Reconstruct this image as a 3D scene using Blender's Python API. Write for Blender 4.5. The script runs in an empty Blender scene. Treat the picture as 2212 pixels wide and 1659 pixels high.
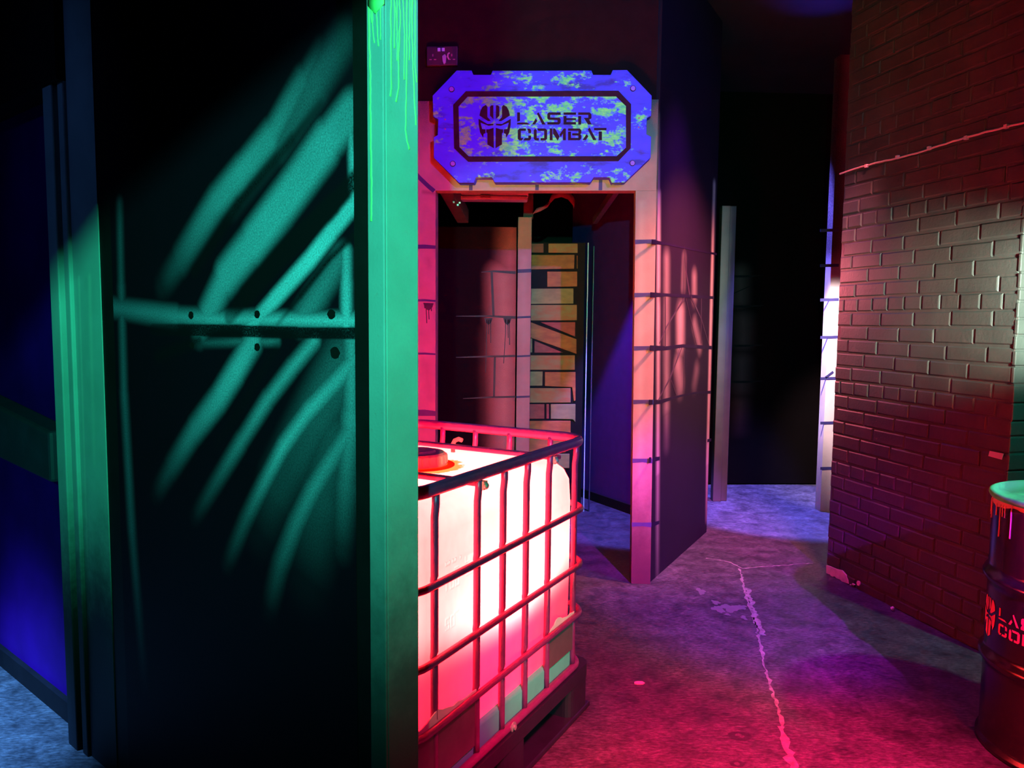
import bpy, bmesh, math, random
from mathutils import Vector, Matrix
from math import sin, cos, pi, atan2, sqrt
random.seed(7)
scene = bpy.context.scene
COL = scene.collection

# ------------------------------------------------------------------ camera
F_PX, CAM_H, W_PX, H_PX = 1660.0, 1.45, 2212, 1659
PITCH, ROLL = math.atan(140 / 1660.0), 0.0096
_fw = Vector((0, cos(PITCH), -sin(PITCH)))
_up = Vector((0, sin(PITCH), cos(PITCH)))
_ri = Vector((1, 0, 0))
RI = cos(ROLL) * _ri + sin(ROLL) * _up
UP = cos(ROLL) * _up - sin(ROLL) * _ri
EYE = Vector((0, 0, CAM_H))
cam = bpy.data.cameras.new('camera')
cam.sensor_width = 36
cam.lens = F_PX / W_PX * 36
cam.clip_start = 0.02
camo = bpy.data.objects.new('camera', cam)
COL.objects.link(camo)
camo.matrix_world = Matrix((RI.to_4d(), UP.to_4d(), (-_fw).to_4d(), (0, 0, 0, 1))).transposed()
m = Matrix.Identity(4)
for i in range(3):
    m[i][0], m[i][1], m[i][2], m[i][3] = RI[i], UP[i], -_fw[i], EYE[i]
camo.matrix_world = m
scene.camera = camo

# ------------------------------------------------------------------ view, world
vs = scene.view_settings
vs.view_transform = 'Standard'
vs.look = 'None'
vs.gamma = 1
vs.use_curve_mapping = False
vs.exposure = 0.0
world = bpy.data.worlds.new('dark_room')
scene.world = world
world.use_nodes = True
world.node_tree.nodes['Background'].inputs[0].default_value = (0.30, 0.0, 0.12, 1)
world.node_tree.nodes['Background'].inputs[1].default_value = 0.0
scene.cycles.use_denoising = True
scene.cycles.max_bounces = 6
scene.cycles.diffuse_bounces = 4
scene.cycles.sample_clamp_indirect = 12

# ------------------------------------------------------------------ lights
def spot(name, loc, target, color, power, angle, blend, radius):
    l = bpy.data.lights.new(name, 'SPOT')
    l.color, l.energy = color, power
    l.spot_size, l.spot_blend, l.shadow_soft_size = math.radians(angle), blend, radius
    o = bpy.data.objects.new(name, l)
    COL.objects.link(o)
    o.location = loc
    o.rotation_euler = (Vector(target) - Vector(loc)).to_track_quat('-Z', 'Y').to_euler()
    return o

GREEN_AT = Vector((-0.05, -0.95, 1.95))
VIOLET_AT = Vector((1.71, -1.70, 3.20))
spot('green_flood', GREEN_AT, (-0.45, 2.0, 2.2), (0.045, 1.0, 0.56), 610, 74, 1.0, 0.018)
spot('violet_flood', VIOLET_AT, (0.12, 4.1, 2.05), (0.20, 0.07, 1.0), 1300, 38, 0.75, 0.035)
spot('violet_floor', VIOLET_AT + Vector((0, 0, -0.12)), (1.15, 4.45, 0), (0.50, 0.012, 1.0), 6200, 16.5, 0.7, 0.035)  # second lamp added at the violet flood, for the floor alone
spot('violet_top', (1.30, 4.25, 3.2), (1.12, 4.25, 0), (0.45, 0.04, 1.0), 220, 70, 0.9, 0.06)  # weak fill added for the top of the pillar side
spot('white_right', (2.02, 2.15, 1.58), (2.13, 3.3, 1.56), (0.75, 1.0, 0.78), 720, 42, 1.0, 0.05)
spot('teal_right', (2.75, 1.85, 2.6), (2.06, 2.85, 1.05), (0.05, 1.0, 0.72), 140, 40, 0.5, 0.05)
spot('blue_rear', (1.05, 4.95, 2.75), (0.95, 5.50, 0.6), (0.16, 0.10, 1.0), 1300, 38, 0.2, 0.05)
spot('blue_corridor', (2.15, 5.95, 3.3), (2.15, 5.95, 0), (0.16, 0.13, 1.0), 3200, 34, 0.25, 0.05)
spot('blue_ceiling', (2.05, 5.25, 2.85), (1.86, 4.75, 3.4), (0.05, 0.04, 1.0), 30, 60, 1.0, 0.05)
spot('pink_rear', (1.95, 5.05, 2.2), (2.6, 5.8, 1.1), (1.0, 0.72, 0.72), 600, 46, 0.7, 0.04)
spot('red_rear', (1.16, 5.55, 1.75), (1.86, 4.3, 1.35), (1.0, 0.15, 0.20), 420, 56, 0.8, 0.06)
spot('red_side', (1.72, 3.65, 2.75), (1.10, 4.75, 1.22), (1.0, 0.22, 0.22), 950, 66, 0.9, 0.06)  # unseen spot added to redden the pillar side
spot('green_low', (0.95, 0.25, 0.75), (0.17, 2.55, 0.27), (0.04, 1.0, 0.55), 150, 19, 1.0, 0.03)  # low spot added to bring green onto the tank foot
spot('blue_left_wall', (-2.35, 1.2, 2.95), (-1.5, 2.5, 1.95), (0.14, 0.26, 1.0), 7, 40, 1.0, 0.06)  # faint fill added for the left frame strips
spot('blue_left', (-2.5, 1.7, 2.9), (-2.3, 2.3, 0), (0.10, 0.36, 1.0), 2900, 36, 0.6, 0.1)
spot('red_front', (1.35, 0.95, 2.9), (0.85, 1.9, 0), (1.0, 0.010, 0.13), 3600, 44, 1.0, 0.12)

# ------------------------------------------------------------------ helpers
def ray(x, y):
    return RI * ((x - W_PX / 2) / F_PX) - UP * ((y - H_PX / 2) / F_PX) + _fw

def at_z(x, y, z=0.0):
    d = ray(x, y)
    return EYE + d * ((z - CAM_H) / d.z)

def at_y(x, y, Y):
    d = ray(x, y)
    return EYE + d * (Y / d.y)

class Wall:
    """vertical plane: u along the wall, front face looks to local -Y"""
    def __init__(s, o, d):
        s.o = Vector((o[0], o[1], 0))
        s.d = Vector((d[0], d[1], 0)).normalized()
        s.n = Vector((s.d.y, -s.d.x, 0))           # out of the front face
        s.rot = atan2(s.d.y, s.d.x)
    def uz(s, x, y, off=0.0):
        d = ray(x, y)
        k = s.n.dot(s.o + s.n * off - EYE) / s.n.dot(d)
        p = EYE + d * k
        return ((p - s.o).dot(s.d), p.z)
    def p3(s, u, z, off=0.0):
        return s.o + s.d * u + s.n * off + Vector((0, 0, z))

def link(name, bm, mat, parent=None, smooth=False, wall=None, bevel=0, recalc=True):
    if recalc:
        bmesh.ops.recalc_face_normals(bm, faces=bm.faces[:])
    me = bpy.data.meshes.new(name)
    bm.to_mesh(me)
    bm.free()
    for mm in (mat if isinstance(mat, (list, tuple)) else [mat]):
        me.materials.append(mm)
    if smooth:
        for p in me.polygons:
            p.use_smooth = True
    o = bpy.data.objects.new(name, me)
    COL.objects.link(o)
    if parent:
        o.parent = parent
    if wall and not parent:
        o.location = wall.o
        o.rotation_euler = (0, 0, wall.rot)
    if bevel:
        b = o.modifiers.new('bevel', 'BEVEL')
        b.width, b.segments, b.limit_method = bevel, 2, 'ANGLE'
    return o

def empty(name, loc, rz=0):
    o = bpy.data.objects.new(name, None)
    COL.objects.link(o)
    o.location = loc
    o.rotation_euler = (0, 0, rz)
    o.empty_display_size = 0.05
    return o

def tag(o, label=None, cat=None, group=None, kind=None):
    if label: o['label'] = label
    if cat: o['category'] = cat
    if group: o['group'] = group
    if kind: o['kind'] = kind
    return o

def box(bm, a, b, mi=0):
    x0, y0, z0 = a
    x1, y1, z1 = b
    v = [bm.verts.new(p) for p in ((x0, y0, z0), (x1, y0, z0), (x1, y1, z0), (x0, y1, z0),
                                   (x0, y0, z1), (x1, y0, z1), (x1, y1, z1), (x0, y1, z1))]
    for f in ((0, 3, 2, 1), (4, 5, 6, 7), (0, 1, 5, 4), (1, 2, 6, 5), (2, 3, 7, 6), (3, 0, 4, 7)):
        bm.faces.new([v[i] for i in f]).material_index = mi

def prism(bm, pts, y0, y1, mi=0):
    """outline in (u, z), extruded between y0 and y1"""
    a = [bm.verts.new((u, y0, z)) for u, z in pts]
    b = [bm.verts.new((u, y1, z)) for u, z in pts]
    n = len(pts)
    bm.faces.new(a).material_index = mi
    bm.faces.new(b[::-1]).material_index = mi
    for i in range(n):
        bm.faces.new((a[i], b[i], b[(i + 1) % n], a[(i + 1) % n])).material_index = mi

def ring(bm, outer, inner, y0, y1, mi=0):
    n = len(outer)
    L = [[bm.verts.new((u, y, z)) for u, z in pts] for pts, y in ((outer, y0), (inner, y0), (inner, y1), (outer, y1))]
    for k in range(4):
        A, B = L[k], L[(k + 1) % 4]
        for i in range(n):
            j = (i + 1) % n
            bm.faces.new((A[i], A[j], B[j], B[i])).material_index = mi

def tube(bm, pts, r, seg=10, closed=False, flat=1.0, flat_dir=None, mi=0):
    pts = [Vector(p) for p in pts]
    n = len(pts)
    rings = []
    prev = None
    for i, p in enumerate(pts):
        if closed:
            t = pts[(i + 1) % n] - pts[i - 1]
        else:
            t = pts[min(i + 1, n - 1)] - pts[max(i - 1, 0)]
        t.normalize()
        if flat_dir is not None:
            a = Vector(flat_dir)
            a = (a - t * a.dot(t)).normalized()
        elif prev is not None and (prev - t * prev.dot(t)).length > 1e-4:
            a = (prev - t * prev.dot(t)).normalized()
        else:
            a = t.orthogonal().normalized()
        prev = a
        b = t.cross(a)
        rr = r[i] if isinstance(r, (list, tuple)) else r
        rings.append([bm.verts.new(p + a * (rr * flat * cos(2 * pi * k / seg)) + b * (rr * sin(2 * pi * k / seg))) for k in range(seg)])
    for i in range(n if closed else n - 1):
        A, B = rings[i], rings[(i + 1) % n]
        for k in range(seg):
            bm.faces.new((A[k], A[(k + 1) % seg], B[(k + 1) % seg], B[k])).material_index = mi
    if not closed:
        bm.faces.new(rings[0][::-1]).material_index = mi
        bm.faces.new(rings[-1]).material_index = mi

def lathe(bm, prof, seg=64, c=(0, 0), close=False):
    rings = []
    for r, z in prof:
        if r < 1e-5:
            rings.append([bm.verts.new((c[0], c[1], z))])
        else:
            rings.append([bm.verts.new((c[0] + r * cos(2 * pi * k / seg), c[1] + r * sin(2 * pi * k / seg), z)) for k in range(seg)])
    for A, B in zip(rings, rings[1:]):
        for k in range(seg):
            j = (k + 1) % seg
            if len(A) == 1 and len(B) == 1: continue
            if len(A) == 1: bm.faces.new((A[0], B[k], B[j]))
            elif len(B) == 1: bm.faces.new((A[k], A[j], B[0]))
            else: bm.faces.new((A[k], A[j], B[j], B[k]))

def ribbon(bm, pts, widths, y0, y1, mi=0):
    """painted line: a thin strip along a polyline in (u, z)"""
    L, R = [], []
    n = len(pts)
    for i, (u, z) in enumerate(pts):
        a, b = pts[max(i - 1, 0)], pts[min(i + 1, n - 1)]
        dx, dz = b[0] - a[0], b[1] - a[1]
        l = sqrt(dx * dx + dz * dz) or 1
        w = widths[i] if isinstance(widths, (list, tuple)) else widths
        L.append((u - dz / l * w / 2, z + dx / l * w / 2))
        R.append((u + dz / l * w / 2, z - dx / l * w / 2))
    prism(bm, L + R[::-1], y0, y1, mi)

# ------------------------------------------------------------------ materials
def new_mat(name):
    mt = bpy.data.materials.new(name)
    mt.use_nodes = True
    nt = mt.node_tree
    return mt, nt, nt.nodes['Principled BSDF']

def n_noise(nt, vec, scale, detail=4, rough=0.55):
    n = nt.nodes.new('ShaderNodeTexNoise')
    n.inputs['Scale'].default_value = scale
    n.inputs['Detail'].default_value = detail
    n.inputs['Roughness'].default_value = rough
    if vec is not None: nt.links.new(vec, n.inputs['Vector'])
    return n.outputs['Fac']

def n_ramp(nt, fac, stops):
    r = nt.nodes.new('ShaderNodeValToRGB')
    e = r.color_ramp.elements
    while len(e) < len(stops): e.new(0.5)
    for el, (p, c) in zip(e, stops):
        el.position = p
        el.color = (*c, 1) if len(c) == 3 else c
    nt.links.new(fac, r.inputs[0])
    return r.outputs[0]

def n_mix(nt, fac, a, b, mode='MIX'):
    m = nt.nodes.new('ShaderNodeMix')
    m.data_type = 'RGBA'
    m.blend_type = mode
    for s, v in ((m.inputs[0], fac), (m.inputs[6], a), (m.inputs[7], b)):
        if hasattr(v, 'is_output'): nt.links.new(v, s)
        else: s.default_value = v if isinstance(v, (int, float)) else (*v, 1)
    return m.outputs[2]

def n_math(nt, op, a, b=0.0, clamp=False):
    m = nt.nodes.new('ShaderNodeMath')
    m.operation = op
    m.use_clamp = clamp
    for s, v in ((m.inputs[0], a), (m.inputs[1], b)):
        if hasattr(v, 'is_output'): nt.links.new(v, s)
        else: s.default_value = v
    return m.outputs[0]

def n_obj(nt, scale=(1, 1, 1)):
    t = nt.nodes.new('ShaderNodeTexCoord')
    mp = nt.nodes.new('ShaderNodeMapping')
    mp.inputs['Scale'].default_value = scale
    nt.links.new(t.outputs['Object'], mp.inputs['Vector'])
    return mp.outputs[0]

def n_bump(nt, bs, h, strength=0.3, dist=0.01):
    b = nt.nodes.new('ShaderNodeBump')
    b.inputs['Strength'].default_value = strength
    b.inputs['Distance'].default_value = dist
    nt.links.new(h, b.inputs['Height'])
    nt.links.new(b.outputs[0], bs.inputs['Normal'])

def simple(name, col, rough=0.6, var=0.15, scale=12, metal=0.0, bump=0.0, bscale=60, spec=0.5):
    mt, nt, bs = new_mat(name)
    v = n_obj(nt)
    f = n_noise(nt, v, scale)
    lo = tuple(c * (1 - var) for c in col)
    hi = tuple(min(1, c * (1 + var)) for c in col)
    nt.links.new(n_ramp(nt, f, [(0.3, lo), (0.7, hi)]), bs.inputs['Base Color'])
    bs.inputs['Roughness'].default_value = rough
    bs.inputs['Metallic'].default_value = metal
    bs.inputs['Specular IOR Level'].default_value = spec
    if bump:
        n_bump(nt, bs, n_noise(nt, v, bscale, 3), bump, 0.004)
    return mt

# a soft aerosol stroke: strength falls off smoothly with the distance to a segment
SG = bpy.data.node_groups.new('soft_stroke', 'ShaderNodeTree')
for nm, ty in (('P', 'NodeSocketVector'), ('A', 'NodeSocketVector'), ('BA', 'NodeSocketVector'), ('W', 'NodeSocketFloat'), ('S', 'NodeSocketFloat'), ('K', 'NodeSocketFloat'), ('K2', 'NodeSocketFloat'), ('Prev', 'NodeSocketFloat')):
    SG.interface.new_socket(nm, in_out='INPUT', socket_type=ty)
SG.interface.new_socket('Fac', in_out='OUTPUT', socket_type='NodeSocketFloat')
def _build_sg():
    nt = SG
    gi, go = nt.nodes.new('NodeGroupInput'), nt.nodes.new('NodeGroupOutput')
    def vm(op, a, b):
        n = nt.nodes.new('ShaderNodeVectorMath')
        n.operation = op
        nt.links.new(a, n.inputs[0])
        if b is not None: nt.links.new(b, n.inputs[1])
        return n
    pv = n_math(nt, 'MULTIPLY', gi.outputs['Prev'], 1e-7)
    pp = vm('ADD', gi.outputs['P'], pv).outputs[0]
    pa = vm('SUBTRACT', pp, gi.outputs['A']).outputs[0]
    d1_ = vm('DOT_PRODUCT', pa, gi.outputs['BA']).outputs['Value']
    d2_ = vm('DOT_PRODUCT', gi.outputs['BA'], gi.outputs['BA']).outputs['Value']
    t = n_math(nt, 'DIVIDE', d1_, d2_, True)
    sc = nt.nodes.new('ShaderNodeVectorMath')
    sc.operation = 'SCALE'
    nt.links.new(gi.outputs['BA'], sc.inputs[0])
    nt.links.new(t, sc.inputs['Scale'])
    dist = vm('DISTANCE', pa, sc.outputs[0]).outputs['Value']
    k = n_math(nt, 'ADD', n_math(nt, 'MULTIPLY', t, gi.outputs['K2']), n_math(nt, 'MULTIPLY', n_math(nt, 'SUBTRACT', 1.0, t), gi.outputs['K']))
    mr = nt.nodes.new('ShaderNodeMapRange')
    mr.interpolation_type = 'SMOOTHSTEP'
    nt.links.new(dist, mr.inputs[0])
    nt.links.new(n_math(nt, 'SUBTRACT', gi.outputs['W'], gi.outputs['S']), mr.inputs[1])
    nt.links.new(n_math(nt, 'ADD', gi.outputs['W'], gi.outputs['S']), mr.inputs[2])
    nt.links.new(k, mr.inputs[3])
    mr.inputs[4].default_value = 0
    nt.links.new(n_math(nt, 'MAXIMUM', mr.outputs[0], gi.outputs['Prev']), go.inputs[0])
_build_sg()

def strokes(nt, vec, items):
    """items: (u0,z0,u1,z1, half width, softness, strength at start, strength at end) -> combined mask (screen)"""
    out = None
    for (u0, z0, u1, z1, w, s, k, k2) in items:
        g = nt.nodes.new('ShaderNodeGroup')
        g.node_tree = SG
        nt.links.new(vec, g.inputs['P'])
        g.inputs['A'].default_value = (u0, 0, z0)
        g.inputs['BA'].default_value = (u1 - u0, 0, z1 - z0)
        g.inputs['W'].default_value, g.inputs['S'].default_value = w, s
        g.inputs['K'].default_value, g.inputs['K2'].default_value = k, k2
        if out is not None: nt.links.new(out, g.inputs['Prev'])
        out = g.outputs[0]
    return out

def foot_shade(z0, z1, k, col=(0.012, 0.012, 0.016)):
    """darkens a board towards its foot, fading light put into the colour"""
    def f(nt, v, v3, c):
        g = n_noise(nt, v3, 7, 5, 0.7)
        sp = nt.nodes.new('ShaderNodeSeparateXYZ')
        nt.links.new(v, sp.inputs[0])
        mr = nt.nodes.new('ShaderNodeMapRange')
        mr.interpolation_type = 'SMOOTHSTEP'
        nt.links.new(n_math(nt, 'ADD', sp.outputs[2], n_math(nt, 'MULTIPLY', n_math(nt, 'SUBTRACT', g, 0.5), 0.45)), mr.inputs[0])
        mr.inputs[1].default_value, mr.inputs[2].default_value = z0, z1
        mr.inputs[3].default_value, mr.inputs[4].default_value = k, 0.0
        return n_mix(nt, mr.outputs[0], c, col)
    return f

def painted(name, base, spray, light=(), dark=(), dark_col=(0.01, 0.008, 0.012), rough=0.65, grain=0.35, bump=0.12, extra=None, spec=0.15):
    """board with aerosol paint: light strokes over the base, dark strokes over all"""
    mt, nt, bs = new_mat(name)
    v = n_obj(nt, (1, 0, 1))
    v3 = n_obj(nt)
    gr = n_noise(nt, v3, 230, 3, 0.75)
    grain_f = n_math(nt, 'ADD', n_math(nt, 'MULTIPLY', n_math(nt, 'SUBTRACT', gr, 0.5), grain * 3), 1.0)
    blot = n_noise(nt, v3, 6, 4)
    blot_f = n_math(nt, 'ADD', n_math(nt, 'MULTIPLY', n_math(nt, 'SUBTRACT', blot, 0.5), 0.5), 1.0)
    col = n_mix(nt, 1.0, base, n_ramp(nt, blot, [(0.3, (0.8,) * 3), (0.7, (1, 1, 1))]), 'MULTIPLY')
    if light:
        f = strokes(nt, v, light)
        f = n_math(nt, 'MULTIPLY', n_math(nt, 'MULTIPLY', f, grain_f), blot_f, True)
        col = n_mix(nt, f, col, spray)
    if dark:
        f = n_math(nt, 'MULTIPLY', strokes(nt, v, dark), grain_f, True)
        col = n_mix(nt, f, col, dark_col)
    if extra: col = extra(nt, v, v3, col)
    nt.links.new(col, bs.inputs['Base Color'])
    bs.inputs['Roughness'].default_value = rough
    bs.inputs['Specular IOR Level'].default_value = spec
    n_bump(nt, bs, n_noise(nt, v3, 160, 3), bump, 0.003)
    return mt

M_BLACK = simple('black_paint', (0.006, 0.005, 0.006), 0.65, 0.3, spec=0.15)
M_BLACK_GLOSS = simple('black_gloss_paint', (0.010, 0.009, 0.010), 0.22, 0.2, 30, 0, 0.05, 90)
M_MORTAR = simple('mortar_line_paint', (0.035, 0.022, 0.09), 0.6, 0.2)
M_CRACK = simple('crack_paint', (0.03, 0.012, 0.02), 0.6, 0.2)
M_BLUEWALL = simple('dark_blue_paint', (0.04, 0.001, 0.15), 0.6, 0.2, 5, spec=0.1)
M_STEEL = simple('galvanised_steel', (0.42, 0.40, 0.42), 0.35, 0.2, 25, 0.55)
M_WHITE = simple('white_plastic', (0.75, 0.72, 0.72), 0.4, 0.05)
STONE = (0.52, 0.33, 0.20)

# ------------------------------------------------------------------ planes of the place
WL = Wall((-1.482, 2.514), (0.771, -0.636))
_J = at_z(1364, 1261)
WS = Wall(_J, (cos(0.057), -sin(0.057)))
_sc = WS.p3(0.09, 0)
WSIDE = Wall(_sc, (0.485, 0.875))
WR = Wall((1.834, 4.351), (0.23, -0.973))
WIN = Wall((0, 5.33), (1, 0))
WBRK = Wall((0, 5.75), (1, 0))
WIR = Wall((0.611, 6.191), (0.5, -0.87))
WB = Wall((1.775, 6.738), (1.028, 0.046))
WRR = Wall((2.36, 5.80), (1, 0))
WFR = Wall((2.75, 4.2), (1, -0.25))
ZC = 3.4

# ------------------------------------------------------------------ floor, ceiling
def floor_mat():
    mt, nt, bs = new_mat('worn_concrete_floor')
    v = n_obj(nt)
    big = n_noise(nt, v, 1.3, 3)
    mid = n_noise(nt, v, 9, 5, 0.65)
    fine = n_noise(nt, n_obj(nt, (1, 2.6, 1)), 38, 6, 0.7)
    c = n_ramp(nt, mid, [(0.30, (0.028, 0.026, 0.028)), (0.52, (0.065, 0.06, 0.063)), (0.72, (0.105, 0.10, 0.10))])
    c = n_mix(nt, 0.75, c, n_ramp(nt, fine, [(0.36, (0.18,) * 3), (0.50, (0.8,) * 3), (0.64, (1.7,) * 3)]), 'MULTIPLY')
    c = n_mix(nt, 0.6, c, n_ramp(nt, big, [(0.35, (0.65,) * 3), (0.65, (1.2,) * 3)]), 'MULTIPLY')
    # long scuff scratches
    sc = n_noise(nt, n_obj(nt, (14, 90, 1)), 1.0, 3, 0.6)
    c = n_mix(nt, n_math(nt, 'MULTIPLY', n_ramp(nt, sc, [(0.66, (0, 0, 0)), (0.72, (1, 1, 1))]), 0.25), c, (0.26, 0.25, 0.25))
    nt.links.new(c, bs.inputs['Base Color'])
    nt.links.new(n_ramp(nt, mid, [(0.3, (0.45,) * 3), (0.7, (0.7,) * 3)]), bs.inputs['Roughness'])
    bs.inputs['Specular IOR Level'].default_value = 0.3
    n_bump(nt, bs, n_math(nt, 'ADD', n_math(nt, 'MULTIPLY', mid, 0.6), fine), 0.25, 0.006)
    return mt

bm = bmesh.new()
box(bm, (-6, -5, -0.1), (7, 10, 0))
floor = tag(link('floor', bm, floor_mat()), kind='structure')
M_SEAM = simple('crack_filler', (0.20, 0.18, 0.17), 0.7, 0.4, 40, 0, 0.4, 80)
def floor_strip(bm, px, w, jit, step=0.02):
    P = [at_z(x, y) for x, y in px]
    out = []
    for a, b in zip(P, P[1:]):
        n = max(2, int((b - a).length / step))
        out += [a.lerp(b, i / n) for i in range(n)]
    out.append(P[-1])
    L, R = [], []
    for i, p in enumerate(out):
        t = (out[min(i + 1, len(out) - 1)] - out[max(i - 1, 0)]).normalized()
        nn = Vector((-t.y, t.x, 0))
        wv = w * random.uniform(0.35, 1.5)
        j = random.uniform(-jit, jit)
        L.append(bm.verts.new(p + nn * (wv / 2 + j) + Vector((0, 0, 0.0015))))
        R.append(bm.verts.new(p + nn * (-wv / 2 + j) + Vector((0, 0, 0.0015))))
    for i in range(len(L) - 1):
        bm.faces.new((L[i], L[i + 1], R[i + 1], R[i]))
bm = bmesh.new()
floor_strip(bm, [(1598, 1228), (1612, 1290), (1636, 1360), (1652, 1440), (1680, 1530), (1700, 1610), (1712, 1659), (1740, 1760)], 0.013, 0.005)
floor_strip(bm, [(1612, 1270), (1632, 1335), (1644, 1372)], 0.028, 0.012)
floor_strip(bm, [(1525, 1206), (1570, 1213), (1604, 1228), (1660, 1224), (1755, 1217)], 0.012, 0.006)
floor_strip(bm, [(1690, 1570), (1706, 1625), (1716, 1670)], 0.028, 0.01)
link('crack_filler', bm, M_SEAM, floor, recalc=False)
def blob(bm, cx, cy, rx, ry, z=0.0012, n=26, seedv=0):
    rnd = random.Random(seedv)
    c = at_z(cx, cy)
    ph = [rnd.uniform(0, 6.28) for _ in range(3)]
    vs_ = []
    for i in range(n):
        a = 2 * pi * i / n
        k = 1 + 0.22 * sin(3 * a + ph[0]) + 0.15 * sin(5 * a + ph[1]) + 0.1 * sin(9 * a + ph[2])
        vs_.append(bm.verts.new((c.x + rx * k * cos(a), c.y + ry * k * sin(a), z)))
    bm.faces.new(vs_)
bm = bmesh.new()
for i, (x, y, rx, ry) in enumerate([(1552, 1316, .03, .045), (1578, 1314, .045, .05), (1600, 1312, .03, .03), (1546, 1302, .02, .03), (1514, 1278, .02, .05), (1571, 1328, .014, .014), (1607, 1335, .012, .03)]):
    blob(bm, x, y, rx, ry, 0.0012 + i * 0.0001, 30, i)
link('paint_spill', bm, simple('spilled_pale_paint', (0.13, 0.12, 0.13), 0.5, 0.1), floor, recalc=False)
bm = bmesh.new()
for (x, y, r0, r1) in ((1598, 1590, .016, .03), (1592, 1650, .01, .018)):
    c = at_z(x, y)
    n = 24
    A = [bm.verts.new((c.x + r0 * cos(2 * pi * k / n), c.y + r0 * sin(2 * pi * k / n), .001)) for k in range(n)]
    B = [bm.verts.new((c.x + r1 * 1.4 * cos(2 * pi * k / n), c.y + r1 * sin(2 * pi * k / n), .001)) for k in range(n)]
    for k in range(n):
        bm.faces.new((A[k], A[(k + 1) % n], B[(k + 1) % n], B[k]))
link('floor_stain', bm, simple('floor_stain', (0.022, 0.02, 0.022), 0.6, 0.5, 60), floor, recalc=False)

bm = bmesh.new()
box(bm, (-6, -5, ZC), (7, 10, ZC + 0.1))
tag(link('ceiling', bm, simple('black_ceiling', (0.02, 0.018, 0.022), 0.7, 0.2, 4, spec=0.1)), kind='structure')

# ------------------------------------------------------------------ left wall with sprayed metal panel
uz = WL.uz
def st(x0, y0, x1, y1, wpx, spx, k, k2=None, W=None):
    f = (W or WL).uz
    a, b = f(x0, y0), f(x1, y1)
    xm, ym = (x0 + x1) / 2, (y0 + y1) / 2
    c, d = f(xm, ym - 10), f(xm, ym + 10)
    s = abs(d[1] - c[1]) / 20
    return (a[0], a[1], b[0], b[1], wpx * s, spx * s, k, k if k2 is None else k2)
def path(pts, ws, soft, ks):
    out = []
    for i in range(len(pts) - 1):
        w = (ws[i] + ws[i + 1]) / 2
        out.append(st(*pts[i], *pts[i + 1], w, soft, ks[i], ks[i + 1]))
    return out
panel_light = (
    path([(738, 90), (680, 180), (600, 300), (500, 430)], [40, 44, 40, 20], 34, [.06, .12, .14, .08])
    + path([(690, 110), (650, 180), (582, 300), (520, 375), (465, 440), (390, 560), (350, 620)], [16, 24, 32, 32, 32, 28, 20], 24, [.05, .16, .34, .40, .38, .14, .02])
    + path([(755, 245), (700, 315), (610, 440), (545, 525), (486, 600), (448, 680), (430, 720)], [40, 48, 48, 42, 36, 26, 16], 24, [.30, .38, .46, .52, .50, .42, .3])
    + path([(768, 437), (715, 502), (670, 560), (590, 650), (535, 712)], [18, 20, 20, 17, 16], 12, [.6, .72, .8, .76, .6])
    + path([(752, 220), (760, 330), (764, 430)], [8, 9, 10], 14, [.2, .5, .7]) + path([(748, 545), (748, 610), (748, 700)], [14, 16, 16], 14, [.45, .55, .65])
    + path([(735, 560), (690, 630), (650, 690)], [24, 30, 26], 26, [.22, .25, .3])
    + path([(775, 694), (640, 692), (560, 690), (470, 690), (380, 684), (240, 664)], [13, 12, 12, 13, 15, 18], 17, [.72, .72, .65, .55, .38, .2])
    + path([(548, 735), (510, 800), (473, 860), (420, 930), (370, 1010), (335, 1070)], [24, 26, 24, 22, 18, 14], 20, [.5, .62, .58, .36, .13, .01])
    + path([(680, 735), (630, 795), (577, 865), (520, 955), (465, 1045), (420, 1120)], [13, 13, 13, 14, 14, 12], 18, [.5, .52, .48, .36, .15, .01])
    + path([(768, 775), (720, 830), (665, 890), (612, 965), (570, 1045), (530, 1125), (490, 1220)], [18, 18, 16, 14, 14, 13, 13], 20, [.42, .5, .62, .66, .45, .2, .02])
    + path([(772, 905), (720, 985), (675, 1060), (640, 1130), (605, 1220), (580, 1320)], [18, 18, 18, 18, 18, 16], 24, [.36, .42, .45, .34, .18, .01])
    + path([(760, 740), (758, 900), (745, 1050), (735, 1180)], [18, 22, 28, 28], 28, [.45, .4, .22, .04])
    + path([(258, 440), (262, 620), (268, 850), (285, 1150), (312, 1480)], [8, 10, 12, 12, 10], 18, [.12, .16, .20, .18, .01])
    + path([(740, 790), (680, 900), (600, 1050), (560, 1150)], [60, 60, 50, 40], 40, [.14, .14, .08, .01])
    + path([(720, 950), (690, 1080), (660, 1250)], [50, 60, 60], 50, [.12, .12, .01])
    + path([(600, 738), (520, 738), (420, 742)], [6, 6, 6], 12, [.3, .22, .1]))
panel_dark = (
    path([(690, 225), (632, 300), (515, 440), (420, 585)], [8, 13, 14, 16], 11, [.4, .75, .85, .7])
    + path([(775, 378), (720, 440), (660, 500), (600, 560), (530, 640), (495, 684)], [20, 24, 27, 27, 25, 14], 9, [.9, .97, .98, .98, .96, .6])
    + path([(768, 505), (711, 560), (648, 640), (596, 705)], [6, 8, 7, 4], 7, [.8, .9, .85, .4])
    + path([(775, 720), (640, 719), (520, 715), (400, 713), (330, 712)], [12, 13, 13, 14, 12], 3, [1, 1, 1, .98, .6])
    + path([(600, 745), (540, 850), (470, 960)], [8, 12, 14], 14, [.5, .55, .3])
    + [st(430, 735, 340, 770, 12, 14, .9, .9)])
M_PANEL = painted('sprayed_panel', (0.008, 0.0007, 0.006), (0.40, 0.56, 0.78), panel_light, panel_dark, (0.003, 0.002, 0.004), 0.7, 0.75)
U_P0, U_P1 = uz(246, 700)[0], uz(765, 620)[0]
bm = bmesh.new()
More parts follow.
